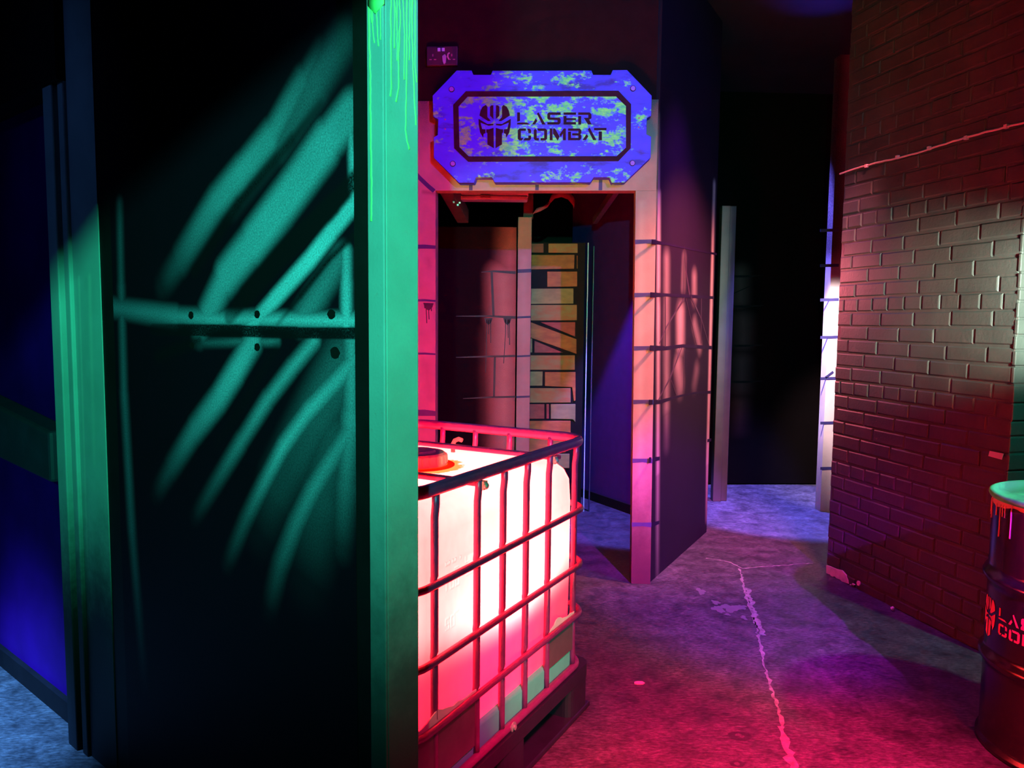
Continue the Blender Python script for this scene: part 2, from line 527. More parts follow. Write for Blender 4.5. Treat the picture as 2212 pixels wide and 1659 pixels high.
box(bm, (U_P0, 0, 0), (U_P1, 0.08, ZC))
wl = tag(link('wall_left', bm, M_PANEL, wall=WL), kind='structure')
# groove left and right of the panel, header over the recess
bm = bmesh.new()
box(bm, (uz(216, 700)[0], 0.001, 0), (U_P0, 0.08, ZC))
box(bm, (U_P1, 0.001, 0), (uz(800, 700)[0], 0.08, ZC))
link('groove', bm, M_BLACK, wl)
bm = bmesh.new()
box(bm, (-2.2, -0.03, uz(112, 190)[1]), (uz(160, 600)[0], 0.06, ZC))
link('header', bm, M_BLACK, wl)
# painted bolt heads on the panel
bm = bmesh.new()
for x, y, r in ((413, 681, 8), (556, 679, 8), (716, 679, 9), (415, 746, 7), (556, 750, 8), (724, 762, 11)):
    u, z = uz(x, y)
    s = 0.00100 if x < 500 else 0.00092
    pts = [(u + r * s * 1.5 * cos(2 * pi * k / 14) * (1 + .12 * sin(k * 2.1 + x)), z + r * s * 1.25 * sin(2 * pi * k / 14)) for k in range(14)]
    prism(bm, pts, -0.0012, 0.001)
link('painted_bolts', bm, M_BLACK, wl)
# recessed blue wall beyond the frame
bm = bmesh.new()
box(bm, (-2.4, 0.05, 0), (0.02, 0.10, ZC))
tag(link('wall_left_recess', bm, M_BLUEWALL, wall=WL), kind='structure')

bm = bmesh.new()
box(bm, (-2.4, 0.030, 0), (0.0, 0.052, 0.075))
tag(link('baseboard_left', bm, M_BLACK, wall=WL), kind='structure')

# frame strips of the left opening
M_TEAL = painted('teal_board', (0.30, 0.47, 0.44), (0.5, 0.7, 0.55),
                 [st(195, 600, 205, 1000, 6, 10, .45, .2), st(172, 600, 190, 1200, 3, 6, .5, .4)],
                 [st(205, 1500, 215, 1300, 40, 60, .97, .6), st(180, 1600, 200, 1400, 40, 50, .97, .8)], (0.012, 0.012, 0.016), 0.6, 0.3, 0.12, foot_shade(0.42, 0.98, 0.98))  # strip feet darkened in the colour, where the blue lamp should not reach
ux = lambda x: uz(x, 600)[0]
def frame_piece(nm, x0, x1, y0, y1, z1, n):
    bm = bmesh.new()
    box(bm, (ux(x0), y0, 0), (ux(x1), y1, z1))
    tag(link(nm, bm, M_TEAL, wall=WL, bevel=0.004), kind='structure')
ZT = uz(112, 190)[1]
frame_piece('trim_1', 123, 142, -0.022, 0.05, ZT, 1)
frame_piece('trim_2', 149, 160, -0.014, 0.05, ZT, 2)
bm = bmesh.new()
box(bm, (ux(160), -0.002, 0), (ux(217), 0.05, ZC))
box(bm, (ux(142), 0.01, 0), (ux(149), 0.05, ZT))
tag(link('trim_3', bm, M_TEAL, wall=WL), kind='structure')

# rail across the recess
bm = bmesh.new()
a0, a1, b0, b1 = uz(-60, 832), uz(142, 931), uz(-60, 960), uz(142, 1046)
prism(bm, [(-2.0, a0[1] + .1), (-0.02, 1.066), (-0.02, 0.895), (-2.0, b0[1] + .07)], -0.035, 0.05)
rail = link('wall_rail', bm, simple('dark_teal_paint', (0.022, 0.03, 0.05), 0.55, 0.2, spec=0.2), wall=WL, bevel=0.012)
tag(rail, 'dark blue board rail fixed across the recessed wall beside the green frame strips', 'rail')

# ------------------------------------------------------------------ unseen flood lamp behind the viewer, flap added to shadow the left panel
M_LAMPBODY = simple('lamp_housing', (0.02, 0.02, 0.02), 0.5, 0.1)
fl = empty('flood_lamp', GREEN_AT)
tag(fl, 'unseen black flood lamp throwing green light on the post, with an added shadow flap', 'lamp')
bm = bmesh.new()
axis = (Vector((-0.45, 2.0, 2.0)) - GREEN_AT).normalized()
tube(bm, [axis * -0.30, axis * -0.28, axis * -0.06], [0.05, 0.09, 0.10], 20)
link('housing', bm, M_LAMPBODY, fl)
bm = bmesh.new()
tube(bm, [axis * -0.2, axis * -0.2 + Vector((0, 0, 0.3)), Vector((axis.x * -0.2, axis.y * -0.2, ZC - GREEN_AT.z))], 0.012, 10)
link('yoke', bm, M_LAMPBODY, fl)
bm = bmesh.new()
tg = [(1.86, 2.10), (1.477, 2.03), (0.95, 1.90), (0.449, 1.755), (0.17, 1.625), (-1.6, 0.85)]
lo_ = [(WL.p3(u, z) - GREEN_AT).normalized() for u, z in tg]
hi_ = [(WL.p3(u * 1.02, 4.2) - GREEN_AT).normalized() for u, z in tg]
A_ = [bm.verts.new(d * (0.7 / d.dot(axis))) for d in lo_]
B_ = [bm.verts.new(d * (0.7 / d.dot(axis))) for d in hi_]
for k in range(len(tg) - 1): bm.faces.new((A_[k], A_[k + 1], B_[k + 1], B_[k]))
bd = link('shadow_flap', bm, M_LAMPBODY, fl)  # flap added out of view to cast the diagonal shadow on the panel
sm_ = bd.modifiers.new('thick', 'SOLIDIFY')
sm_.thickness = 0.003
bm = bmesh.new()
for k in (1, 3):
    tube(bm, [axis * -0.08 + Vector((0, 0, 0.09)), (lo_[k] * 0.35 + hi_[k] * 0.35).normalized() * 0.72], 0.006, 6)
link('shadow_flap_arm', bm, M_LAMPBODY, fl)

# ------------------------------------------------------------------ green post
def post_mat(nm, base):
    def extra(nt, v, v3, col):
        g = n_noise(nt, v3, 7, 5, 0.7)
        sp = nt.nodes.new('ShaderNodeSeparateXYZ')
        nt.links.new(v, sp.inputs[0])
        mr = nt.nodes.new('ShaderNodeMapRange')
        mr.interpolation_type = 'SMOOTHSTEP'
        nt.links.new(n_math(nt, 'ADD', sp.outputs[2], n_math(nt, 'MULTIPLY', n_math(nt, 'SUBTRACT', g, 0.5), 0.55)), mr.inputs[0])
        mr.inputs[1].default_value, mr.inputs[2].default_value = 0.62, 1.15
        mr.inputs[3].default_value, mr.inputs[4].default_value = 0.86, 0.0
        return n_mix(nt, mr.outputs[0], col, (0.035, 0.04, 0.05))
    L = [st(845, 330, 848, 1000, 4, 11, .55, .7, None), st(848, 1000, 850, 1300, 4, 9, .7, .1), st(880, 250, 882, 900, 12, 20, .35, .25)]
    D = [st(834, 0, 836, 330, 3, 8, .5, .35), st(836, 330, 838, 900, 1.5, 5, .4, .2), st(880, -80, 880, 200, 80, 120, .5, .1)]
    return painted(nm, base, (0.48, 0.52, 0.50), L, D, (0.05, 0.12, 0.10), 0.55, 0.22, 0.2, extra)
M_POST, M_POSTF = post_mat('green_post_paint', (0.34, 0.37, 0.37)), post_mat('green_post_edge_paint', (0.36, 0.33, 0.36))
up_ = lambda x, off=0.05: WL.uz(x, 800, off)[0]
PC = up_(831)                                    # outer corner of the post
def _end_depth():                                # depth of the end face, from the corner back
    lo, hi = 0.0, 0.6
    for _ in range(40):
        t = (lo + hi) / 2
        p = WL.p3(PC, 1.4, 0.05 - t) - EYE
        x = W_PX / 2 + F_PX * p.dot(RI) / p.dot(_fw)
        lo, hi = (t, hi) if x < 905 else (lo, t)
    return lo
PT = _end_depth()
post = empty('corner_post', WL.p3(PC, 0, 0.05), WL.rot)      # local x<0 along the wall, y>0 into it
U0 = PC
tag(post, 'tall pale green post with lime paint drips beside the black sprayed panel', 'post')
bm = bmesh.new()
box(bm, (up_(796) - PC, 0, 0), (-0.0012, 0.006, ZC))
pb = link('front_board', bm, M_POSTF, post, bevel=0.002)
bm = bmesh.new()
box(bm, (-0.03, 0.0062, 0), (-0.0012, PT, ZC))
eb = link('end_board', bm, M_POST, post, bevel=0.002)
class EndFace(Wall): pass
WE = Wall(WL.p3(PC, 0, 0.05), (-WL.n.x, -WL.n.y))
# drips
M_LIME = simple('lime_drip_paint', (0.45, 0.86, 0.24), 0.4, 0.08)
drips = [([(797, 8), (798, 60), (800, 150), (801, 290), (803, 380), (802, 478)], 6.5), ([(797, 0), (803, 25), (804, 50)], 4), ([(805, 8), (806, 70), (809, 93)], 4), ([(813, 5), (815, 55), (818, 100)], 4.2), ([(822, 5), (822, 86)], 4),
         ([(800, 5), (803, 48)], 3), ([(817, 3), (817, 16)], 4),
         ([(846, -20), (845, 60), (846, 190), (844, 208)], 4.6), ([(853, -20), (853, 104)], 3.6), ([(851, -20), (858, 45)], 3), ([(864, -20), (865, 40), (861, 130), (862, 190), (856, 220)], 4.4), ([(858, -20), (859, 131)], 3.4),
         ([(871, -20), (875, 90), (874, 172)], 3.8), ([(880, -20), (879, 150), (877, 280), (880, 305), (885, 323)], 4.6), ([(886, -20), (885, 130)], 3.6), ([(890, -20), (892, 120), (896, 220), (899, 270)], 4.2), ([(898, -20), (897, 140), (901, 178)], 3.6), ([(893, -20), (891, 50)], 3.4)]
bm = bmesh.new()
rnd = random.Random(3)
for pts, w in drips:
    q = []
    for (x0, y0), (x1, y1) in zip(pts, pts[1:]):
        n = max(2, int(abs(y1 - y0) / 14))
        q += [(x0 + (x1 - x0) * i / n + rnd.uniform(-.7, .7), y0 + (y1 - y0) * i / n) for i in range(n)]
    q.append(pts[-1])
    P3 = []
    for x, y in q:
        if x < 832:
            u, z = WL.uz(x, y, 0.05)
            P3.append((u - U0, -0.0005, z))
        else:
            u, z = WE.uz(x, y)
            P3.append((-0.0007, u, z))
    wm = w * 0.00036
    rr = [wm * (0.85 + .2 * rnd.random()) for _ in P3]
    rr[-1] *= 1.25
    end = pts[0][0] >= 832
    rr = [v * (1.15 if end else 1) for v in rr]
    tube(bm, P3, rr, 8, flat=0.35, flat_dir=(1, 0, 0) if end else (0, 1, 0))
bx = [WL.uz(x, 8, .05) for x in (796, 830)]
prism(bm, [(bx[0][0] - U0, 2.6), (bx[1][0] - U0, 2.6), (bx[1][0] - U0, bx[1][1]), (bx[0][0] - U0 + .02, bx[1][1] - .012), (bx[0][0] - U0, bx[0][1] - .004)], -0.0025, 0.001)
link('paint_drips', bm, M_LIME, post, smooth=True)

# ------------------------------------------------------------------ doorway wall
uS = WS.uz
ZL = 2.134
ZB = 2.604
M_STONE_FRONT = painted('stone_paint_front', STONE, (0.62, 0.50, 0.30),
    [st(1385, 440, 1382, 1100, 6, 10, .5, .3, WS)],
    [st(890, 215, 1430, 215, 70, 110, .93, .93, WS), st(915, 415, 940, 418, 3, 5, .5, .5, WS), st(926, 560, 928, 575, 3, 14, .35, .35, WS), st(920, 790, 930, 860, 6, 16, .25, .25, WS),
     st(1380, 1290, 1385, 1120, 50, 70, .85, .4, WS)], (0.05, 0.03, 0.04), 0.65, 0.3, 0.2, foot_shade(0.05, 0.95, 0.9, (0.06, 0.012, 0.02)))  # pillar foot darkened in the colour, standing in for light falloff
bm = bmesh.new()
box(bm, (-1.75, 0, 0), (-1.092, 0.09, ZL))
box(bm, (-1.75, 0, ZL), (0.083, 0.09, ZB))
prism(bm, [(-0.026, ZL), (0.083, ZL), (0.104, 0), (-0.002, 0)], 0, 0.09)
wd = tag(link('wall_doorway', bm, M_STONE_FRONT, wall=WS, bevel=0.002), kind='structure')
bm = bmesh.new()
box(bm, (-2.2, -0.004, ZB), (0.07, 0.09, ZC))
link('black_upper_board', bm, simple('black_red_paint', (0.016, 0.003, 0.004), 0.7, 0.2, spec=0.05), wd)
bm = bmesh.new()
def mline(bm, W, px, w, off=0.0015):
    ribbon(bm, [W.uz(x, y) for x, y in px], w, -off, 0.001)
for y in (522, 637, 752, 868, 995, 1133):
    z0 = uS(1390, y)[1]
    dx = (y - 415) / 850 * 0.024
    ribbon(bm, [(-0.0265 + dx, z0 - .002), (0.03 + dx, z0 + .001), (0.084 + dx * .85, z0 - .001)], [0.024, 0.02, 0.027], -0.0015, 0.001)
for y, w in ((534, .022), (650, .012), (765, .011), (893, .034)):
    z0 = uS(925, y)[1]
    ribbon(bm, [(-1.3, z0), (-1.15, z0 + .003), (-1.092, z0)], [w, w, w * 0.8], -0.0015, 0.001)
for x in (1017, 1160, 1297):
    u = uS(x, 405)[0]
    ribbon(bm, [(u, ZL + .002), (u + .002, ZL + .2)], 0.019, -0.0015, 0.001)
mline(bm, WS, [(880, 352), (905, 383), (925, 402), (938, 413)], 0.022)
link('mortar_lines', bm, M_MORTAR, wd)
bm = bmesh.new()
def drip_cluster(bm, W, pxs, w):
    for pts in pxs:
        ribbon(bm, [W.uz(x, y) for x, y in pts], [w, w * .8, w * .8] if len(pts) == 3 else w, -0.0012, 0.001)
drip_cluster(bm, WS, [[(920, 655), (921, 675), (922, 698)], [(925, 655), (926, 670), (927, 690)], [(931, 655), (932, 672)], [(917, 654), (918, 666)]], 0.006)
prism(bm, [uS(x, y) for x, y in ((914, 654), (937, 655), (934, 664), (927, 671), (920, 668))], -0.0012, .001)
link('paint_drips', bm, M_CRACK, wd)

# angled side of the pillar
uD = WSIDE.uz
SL = uD(1534, 900)[0]
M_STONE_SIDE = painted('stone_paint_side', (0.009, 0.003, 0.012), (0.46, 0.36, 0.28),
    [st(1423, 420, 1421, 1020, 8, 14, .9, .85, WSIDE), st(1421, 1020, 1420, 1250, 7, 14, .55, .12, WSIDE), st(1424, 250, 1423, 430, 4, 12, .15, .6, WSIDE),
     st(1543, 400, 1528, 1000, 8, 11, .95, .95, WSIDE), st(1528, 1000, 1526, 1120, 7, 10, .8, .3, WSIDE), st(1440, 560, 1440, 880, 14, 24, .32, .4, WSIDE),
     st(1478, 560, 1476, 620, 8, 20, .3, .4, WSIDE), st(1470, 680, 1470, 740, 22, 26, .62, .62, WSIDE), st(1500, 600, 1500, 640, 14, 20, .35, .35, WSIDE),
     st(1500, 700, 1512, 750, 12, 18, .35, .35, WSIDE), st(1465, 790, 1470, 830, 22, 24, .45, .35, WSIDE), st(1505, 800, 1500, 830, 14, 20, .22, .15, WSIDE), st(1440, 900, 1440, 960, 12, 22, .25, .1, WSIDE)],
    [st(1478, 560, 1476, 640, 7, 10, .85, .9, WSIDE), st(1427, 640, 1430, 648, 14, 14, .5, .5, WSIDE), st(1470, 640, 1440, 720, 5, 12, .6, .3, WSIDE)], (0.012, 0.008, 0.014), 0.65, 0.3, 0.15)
bm = bmesh.new()
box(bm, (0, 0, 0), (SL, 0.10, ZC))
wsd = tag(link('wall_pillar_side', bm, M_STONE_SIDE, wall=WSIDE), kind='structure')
bm = bmesh.new()
for px, w in (([(1408, 522), (1440, 527), (1490, 538), (1548, 549)], [.024, .012, .01, .014]), ([(1405, 637), (1440, 637), (1490, 640), (1542, 643)], [.028, .016, .02, .018]),
              ([(1404, 752), (1440, 752), (1475, 747), (1538, 751)], [.03, .022, .02, .024]), ([(1402, 869), (1425, 868), (1470, 855), (1500, 849), (1535, 847)], [.028, .022, .012, .012, .02]),
              ([(1402, 994), (1425, 990)], [.03, .02]), ([(1403, 1135), (1424, 1128)], [.026, .018]), ([(1528, 952), (1536, 950)], .02)):
    mline(bm, WSIDE, px, w)
link('mortar_lines', bm, simple('dark_line_paint', (0.010, 0.004, 0.02), 0.6, spec=0.1), wsd)
bm = bmesh.new()
for px, w in (([(1437, 642), (1437, 750)], .012), ([(1515, 645), (1514, 742)], .008), ([(1478, 645), (1440, 705), (1424, 742)], [.016, .009, .005]), ([(1482, 645), (1500, 725), (1505, 745)], .006),
              ([(1492, 640), (1515, 690), (1532, 748)], [.02, .01, .006]), ([(1478, 752), (1476, 848)], .01), ([(1472, 752), (1448, 815), (1420, 868)], [.008, .014, .008]), ([(1450, 822), (1460, 852)], .005),
              ([(1468, 752), (1462, 775), (1457, 790)], .005), ([(1478, 530), (1482, 590), (1490, 640)], [.005, .02, .03])):
    mline(bm, WSIDE, px, w)
link('crack_lines', bm, M_CRACK, wsd)

# ------------------------------------------------------------------ sign board
def zs(x, y):                                     # crop coordinates of the sign -> wall coordinates
    return WS.uz(880 + x * 560 / 2212, 80 + y * 560 / 2212, 0.075)
def zl(x, y):
    return WS.uz(1000 + x * 360 / 2212, 200 + y * 360 / 2212, 0.075)
def worn_mat(name, k):
    mt, nt, bs = new_mat(name)
    v = n_obj(nt)
    n1 = n_noise(nt, n_obj(nt, (1, 1, 1.5)), 7.5 + k, 9, 0.68)
    n2 = n_noise(nt, n_obj(nt, (1, 1, 2.2)), 26, 6, 0.7)
    f = n_math(nt, 'ADD', n_math(nt, 'MULTIPLY', n1, 0.72), n_math(nt, 'MULTIPLY', n2, 0.28))
    lo = 0.555 - (0.052 if k else 0)
    msk = n_ramp(nt, f, [(lo, (0, 0, 0)), (lo + .045, (1, 1, 1))])
    n3 = n_noise(nt, n_obj(nt, (1, 1, 3)), 5, 5, 0.6)
    base = n_ramp(nt, n3, [(0.34, (0.03, 0.012, 0.35)), (0.45, (0.045, 0.035, 0.88)), (0.7, (0.06, 0.045, 0.95))])
    grn = n_ramp(nt, n2, [(0.4, (0.07, 0.66, 0.24)), (0.6, (0.22, 0.95, 0.18))])
    nt.links.new(n_mix(nt, msk, base, grn), bs.inputs['Base Color'])
    bs.inputs['Roughness'].default_value = 0.6
    n_bump(nt, bs, n2, 0.1, 0.003)
    return mt
sign = empty('sign_board', WS.p3(-0.525, 2.174, 0.0), WS.rot)
tag(sign, 'blue and green notched sign board with skull emblem hung above the doorway', 'sign')
sx, sz = -0.525, 2.174
loc = lambda p: (p[0] - sx, p[1] - sz)
outer = [(420,285),(548,285),(562,322),(712,322),(727,287),(1570,285),(1585,322),(1735,322),(1752,282),(1875,280),(2085,500),(2080,672),(2043,690),(2040,830),(2080,850),(2075,1030),(1855,1240),(1745,1243),(1725,1197),(1590,1197),(1562,1240),(745,1240),(720,1197),(585,1197),(568,1243),(440,1243),(225,1030),(225,855),(258,835),(262,700),(220,680),(215,500)]
ro = [(500,465),(1800,460),(1908,575),(1905,950),(1800,1060),(520,1065),(400,950),(392,580)]
rin = [(515,510),(1780,508),(1865,590),(1865,945),(1785,1018),(525,1020),(445,940),(437,595)]
bm = bmesh.new()
prism(bm, [loc(zs(*p)) for p in outer], -0.0750, 0.0)
link('board', bm, worn_mat('sign_worn_paint', 0), sign, bevel=0.002)
bm = bmesh.new()
ring(bm, [loc(zs(*p)) for p in ro], [loc(zs(*p)) for p in rin], -0.0800, -0.0700)
M_SIGNDARK = simple('sign_dark_paint', (0.030, 0.003, 0.018), 0.6, 0.3, 20, spec=0.1)
link('inner_frame', bm, M_SIGNDARK, sign)
bm = bmesh.new()
prism(bm, [loc(zs(*p)) for p in rin], -0.0765, -0.0720)
link('centre_panel', bm, worn_mat('sign_panel_paint', 3), sign)
for cx, cy in ((378, 447), (1925, 440), (388, 1082), (1920, 1077)):
    bm = bmesh.new()
    c = loc(zs(cx, cy))
    r = 0.0155
    prism(bm, [(c[0] + r * cos(pi / 8 + k * pi / 4), c[1] + r * sin(pi / 8 + k * pi / 4)) for k in range(8)], -0.0785, -0.0740, 1)
    r = 0.0122
    prism(bm, [(c[0] + r * cos(pi / 8 + k * pi / 4), c[1] + r * sin(pi / 8 + k * pi / 4)) for k in range(8)], -0.0820, -0.0760, 0)
    link('bolt', bm, [simple('bolt_paint', (0.30, 0.10, 0.65), 0.5), M_SIGNDARK], sign)
M_SCREW = simple('screw_paint', (0.5, 0.05, 0.2), 0.5)
for cx, cy in ((322, 703), (322, 785), (1976, 692), (1974, 771)):
    bm = bmesh.new()
    c = loc(zs(cx, cy))
    prism(bm, [(c[0] + .004 * cos(k * pi / 4), c[1] + .004 * sin(k * pi / 4)) for k in range(8)], -0.0775, -0.0740)
    link('screw', bm, M_SCREW, sign)
mir = lambda P: [(844 - x, y) for x, y in P][::-1]
SK_DOME = [(305,165),(325,190),(325,325),(372,378),(335,380),(220,305),(235,240),(262,190)]
SK_MID = [(375,172),(405,170),(405,352),(360,308),(360,190)]
SK_CHEEK = [(208,350),(325,418),(405,415),(405,434),(340,442),(235,400),(255,485),(300,490),(300,540),(275,550),(270,602),(228,530),(210,430)]
SK_JAW = [(310,490),(345,488),(407,470),(411,740),(325,690),(325,540),(310,530)]
SKULL = [P for q in (SK_DOME, SK_MID, SK_CHEEK, SK_JAW) for P in (q, mir(q))]
LETTERS = [
    [(720,265),(758,265),(758,377),(720,388)], [(720,403),(800,398),(850,399),(892,425),(720,425)],
    [(982,282),(1003,262),(1096,425),(1052,425)], [(966,345),(988,375),(957,425),(918,425)],
    [(1140,265),(1297,265),(1297,297),(1160,297),(1160,332),(1280,335),(1297,352),(1297,402),(1275,425),(1120,425),(1120,395),(1256,393),(1256,366),(1138,362),(1120,345),(1120,286)],
    [(1335,265),(1502,265),(1502,296),(1335,296)], [(1335,312),(1375,312),(1375,341),(1500,341),(1500,366),(1375,366),(1375,393),(1500,393),(1500,425),(1335,425)],
    [(1530,265),(1682,265),(1706,290),(1706,342),(1678,362),(1708,425),(1660,425),(1605,338),(1664,335),(1664,297),(1530,297)], [(1530,313),(1570,313),(1570,425),(1530,425)],
    [(752,478),(836,478),(836,509),(770,509),(770,605),(803,605),(782,637),(752,637),(728,614),(728,502)], [(852,480),(886,480),(905,498),(905,540),(868,540),(868,512)], [(868,572),(905,572),(905,614),(884,637),(800,637),(822,605),(868,605)],
    [(960,480),(985,510),(980,512),(980,605),(1008,605),(1008,637),(962,637),(940,614),(940,502)], [(985,478),(1094,478),(1118,502),(1118,614),(1094,637),(1030,637),(1030,605),(1078,605),(1078,510),(1000,510)],
    [(1152,478),(1190,478),(1190,634),(1152,634)], [(1196,478),(1222,478),(1284,585),(1258,640),(1196,545)], [(1366,478),(1366,634),(1328,634),(1328,545),(1298,592),(1280,560),(1338,478)],
    [(1395,478),(1550,478),(1572,500),(1572,540),(1558,555),(1572,570),(1572,610),(1550,634),(1395,634),(1395,520),(1435,520),(1435,603),(1532,603),(1532,573),(1450,570),(1450,542),(1532,540),(1532,509),(1395,509)],
    [(1658,492),(1681,465),(1772,632),(1728,632)], [(1642,552),(1664,582),(1632,632),(1586,632)],
    [(1740,470),(1905,470),(1905,501),(1740,501)], [(1802,518),(1845,518),(1845,634),(1802,634)],
]
bm = bmesh.new()
for P in SKULL: prism(bm, [loc(zl(*p)) for p in P], -0.0778, -0.0750)
link('emblem', bm, M_SIGNDARK, sign)
bm = bmesh.new()
for P in LETTERS: prism(bm, [loc(zl(*p)) for p in P], -0.0778, -0.0750)
link('lettering', bm, M_SIGNDARK, sign)

# ------------------------------------------------------------------ wall socket above the sign
sk = empty('double_socket', WS.p3(-1.058, 2.776, 0.004), WS.rot)
tag(sk, 'dark red double plug socket on the black wall above the sign', 'socket')
bm = bmesh.new()
box(bm, (-0.078, -0.028, 0), (0.086, 0, 0.098))
link('plate', bm, simple('socket_plate', (0.05, 0.03, 0.035), 0.3, 0.1), sk, bevel=0.004)
for i, x in enumerate((-0.012, 0.010)):
    bm = bmesh.new()
    box(bm, (x - 0.008, -0.034, 0.070), (x + 0.008, -0.026, 0.088))
    link('switch', bm, M_WHITE, sk, bevel=0.002)
for cx in (-0.045, 0.055):
    bm = bmesh.new()
    for dx, dz, w, h in ((0, .052, .006, .012), (-.012, .030, .012, .005), (.012, .030, .012, .005)):
        box(bm, (cx + dx - w / 2, -0.0292, dz - h / 2), (cx + dx + w / 2, -0.027, dz + h / 2))
    link('socket_outlet', bm, simple('socket_pin_edges', (0.4, 0.15, 0.2), 0.4), sk)
bm = bmesh.new()
prism(bm, [(0.006, 0.045), (0.020, 0.055), (0.027, 0.045), (0.024, 0.012), (0.014, 0.004), (0.008, 0.02)], -0.036, -0.028)
tube(bm, [(0.040, -0.033, 0.030), (0.034, -0.035, 0.042), (0.036, -0.036, 0.055), (0.044, -0.034, 0.062)], 0.004, 8)
link('hanging_tag', bm, simple('pale_tag', (0.55, 0.35, 0.4), 0.5), sk)

# ------------------------------------------------------------------ rooms behind the doorway
ui = WIN.uz
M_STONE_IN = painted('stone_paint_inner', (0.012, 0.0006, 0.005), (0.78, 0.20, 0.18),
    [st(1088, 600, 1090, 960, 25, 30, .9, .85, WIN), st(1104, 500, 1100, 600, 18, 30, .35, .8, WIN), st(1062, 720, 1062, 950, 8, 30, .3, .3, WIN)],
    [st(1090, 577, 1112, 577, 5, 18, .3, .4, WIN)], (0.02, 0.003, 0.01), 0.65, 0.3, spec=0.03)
zi = ui(1030, 490)[1]
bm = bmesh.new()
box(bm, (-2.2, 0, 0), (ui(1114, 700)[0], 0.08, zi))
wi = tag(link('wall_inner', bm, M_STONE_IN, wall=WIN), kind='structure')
bm = bmesh.new()
for px, w in (([(1040, 588), (1065, 586), (1114, 589)], [.004, .012, .02]), ([(985, 683), (1060, 683), (1114, 686)], [.004, .012, .018]), ([(985, 772), (1060, 770), (1114, 769)], [.006, .014, .014]),
              ([(1000, 861), (1060, 858), (1114, 857)], [.004, .012, .014]), ([(1062, 588), (1066, 683)], .016), ([(1069, 770), (1067, 858)], .014)):
    mline(bm, WIN, px, w)
link('mortar_lines', bm, M_CRACK, wi)
bm = bmesh.new()
drip_cluster(bm, WIN, [[(1052, 690), (1051, 730), (1049, 805)], [(1056, 690), (1055, 722)], [(1060, 690), (1060, 730), (1060, 741)], [(1092, 690), (1092, 720), (1088, 785)], [(1097, 690), (1098, 730)], [(1100, 690), (1101, 745)]], 0.006)
for cx in (1055, 1096):
    prism(bm, [ui(cx - 9, 687), ui(cx + 9, 687), ui(cx + 6, 697), ui(cx, 702), ui(cx - 6, 697)], -0.0012, 0.001)
link('paint_drips', bm, M_CRACK, wi)
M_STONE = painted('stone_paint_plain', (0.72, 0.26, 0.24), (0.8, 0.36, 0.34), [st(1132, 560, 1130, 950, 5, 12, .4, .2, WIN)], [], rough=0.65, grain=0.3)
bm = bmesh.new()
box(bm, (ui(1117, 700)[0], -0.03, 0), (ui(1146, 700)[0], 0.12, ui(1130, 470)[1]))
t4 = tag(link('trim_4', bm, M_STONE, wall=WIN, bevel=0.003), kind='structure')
bm = bmesh.new()
for y, w in ((585, .024), (685, .014), (769, .012), (857, .014)):
    z0 = WIN.uz(1130, y, 0.03)[1]
    ribbon(bm, [(ui(1117, 700)[0], z0 - .003), (ui(1146, 700)[0], z0 + .002)], w, -0.0315, -0.029)
link('mortar_lines', bm, M_MORTAR, t4)
bm = bmesh.new()
box(bm, (ui(1131, 450)[0], 0.0, ui(1130, 470)[1] + 0.001), (ui(1152, 450)[0], 0.10, ZC))
M_DARKWOOD = simple('dark_timber', (0.075, 0.03, 0.03), 0.7, 0.3, 9, 0, 0.2, 40)
tag(link('timber_upright', bm, M_DARKWOOD, wall=WIN), 'dark timber upright rising behind the doorway lintel beside the ribbon', 'timber')

# painted brick board
ub = WBRK.uz
zb = lambda x, y: WBRK.uz(1100 + x * 320 / 1062, 460 + y * 320 / 1062)
bm = bmesh.new()
b0 = ub(1100, 950)
box(bm, (ub(1120, 700)[0], 0, 0), (zb(545, 600)[0] - 0.006, 0.03, zb(300, 212)[1]))
def olive_mat(name, lo, hi):
    mt, nt, bs = new_mat(name)
    v = n_obj(nt)
    f = n_noise(nt, n_obj(nt, (1, 1, 2.5)), 9, 5)
    nt.links.new(n_ramp(nt, f, [(0.35, lo), (0.65, hi)]), bs.inputs['Base Color'])
    bs.inputs['Roughness'].default_value = 0.6
    n_bump(nt, bs, n_noise(nt, v, 60, 4), 0.15, 0.003)
    return mt
M_OR, M_OL, M_RD = olive_mat('orange_block_paint', (0.50, 0.10, 0.015), (0.70, 0.17, 0.025)), olive_mat('olive_block_paint', (0.30, 0.22, 0.06), (0.42, 0.30, 0.08)), olive_mat('red_block_paint', (0.36, 0.04, 0.03), (0.55, 0.08, 0.05))
M_MX = olive_mat('mixed_block_paint', (0.55, 0.13, 0.025), (0.40, 0.26, 0.07))
board = link('brick_board', bm, M_BLACK, wall=WBRK)
tag(board, 'dark board painted with orange and olive bricks seen through the doorway', 'board')
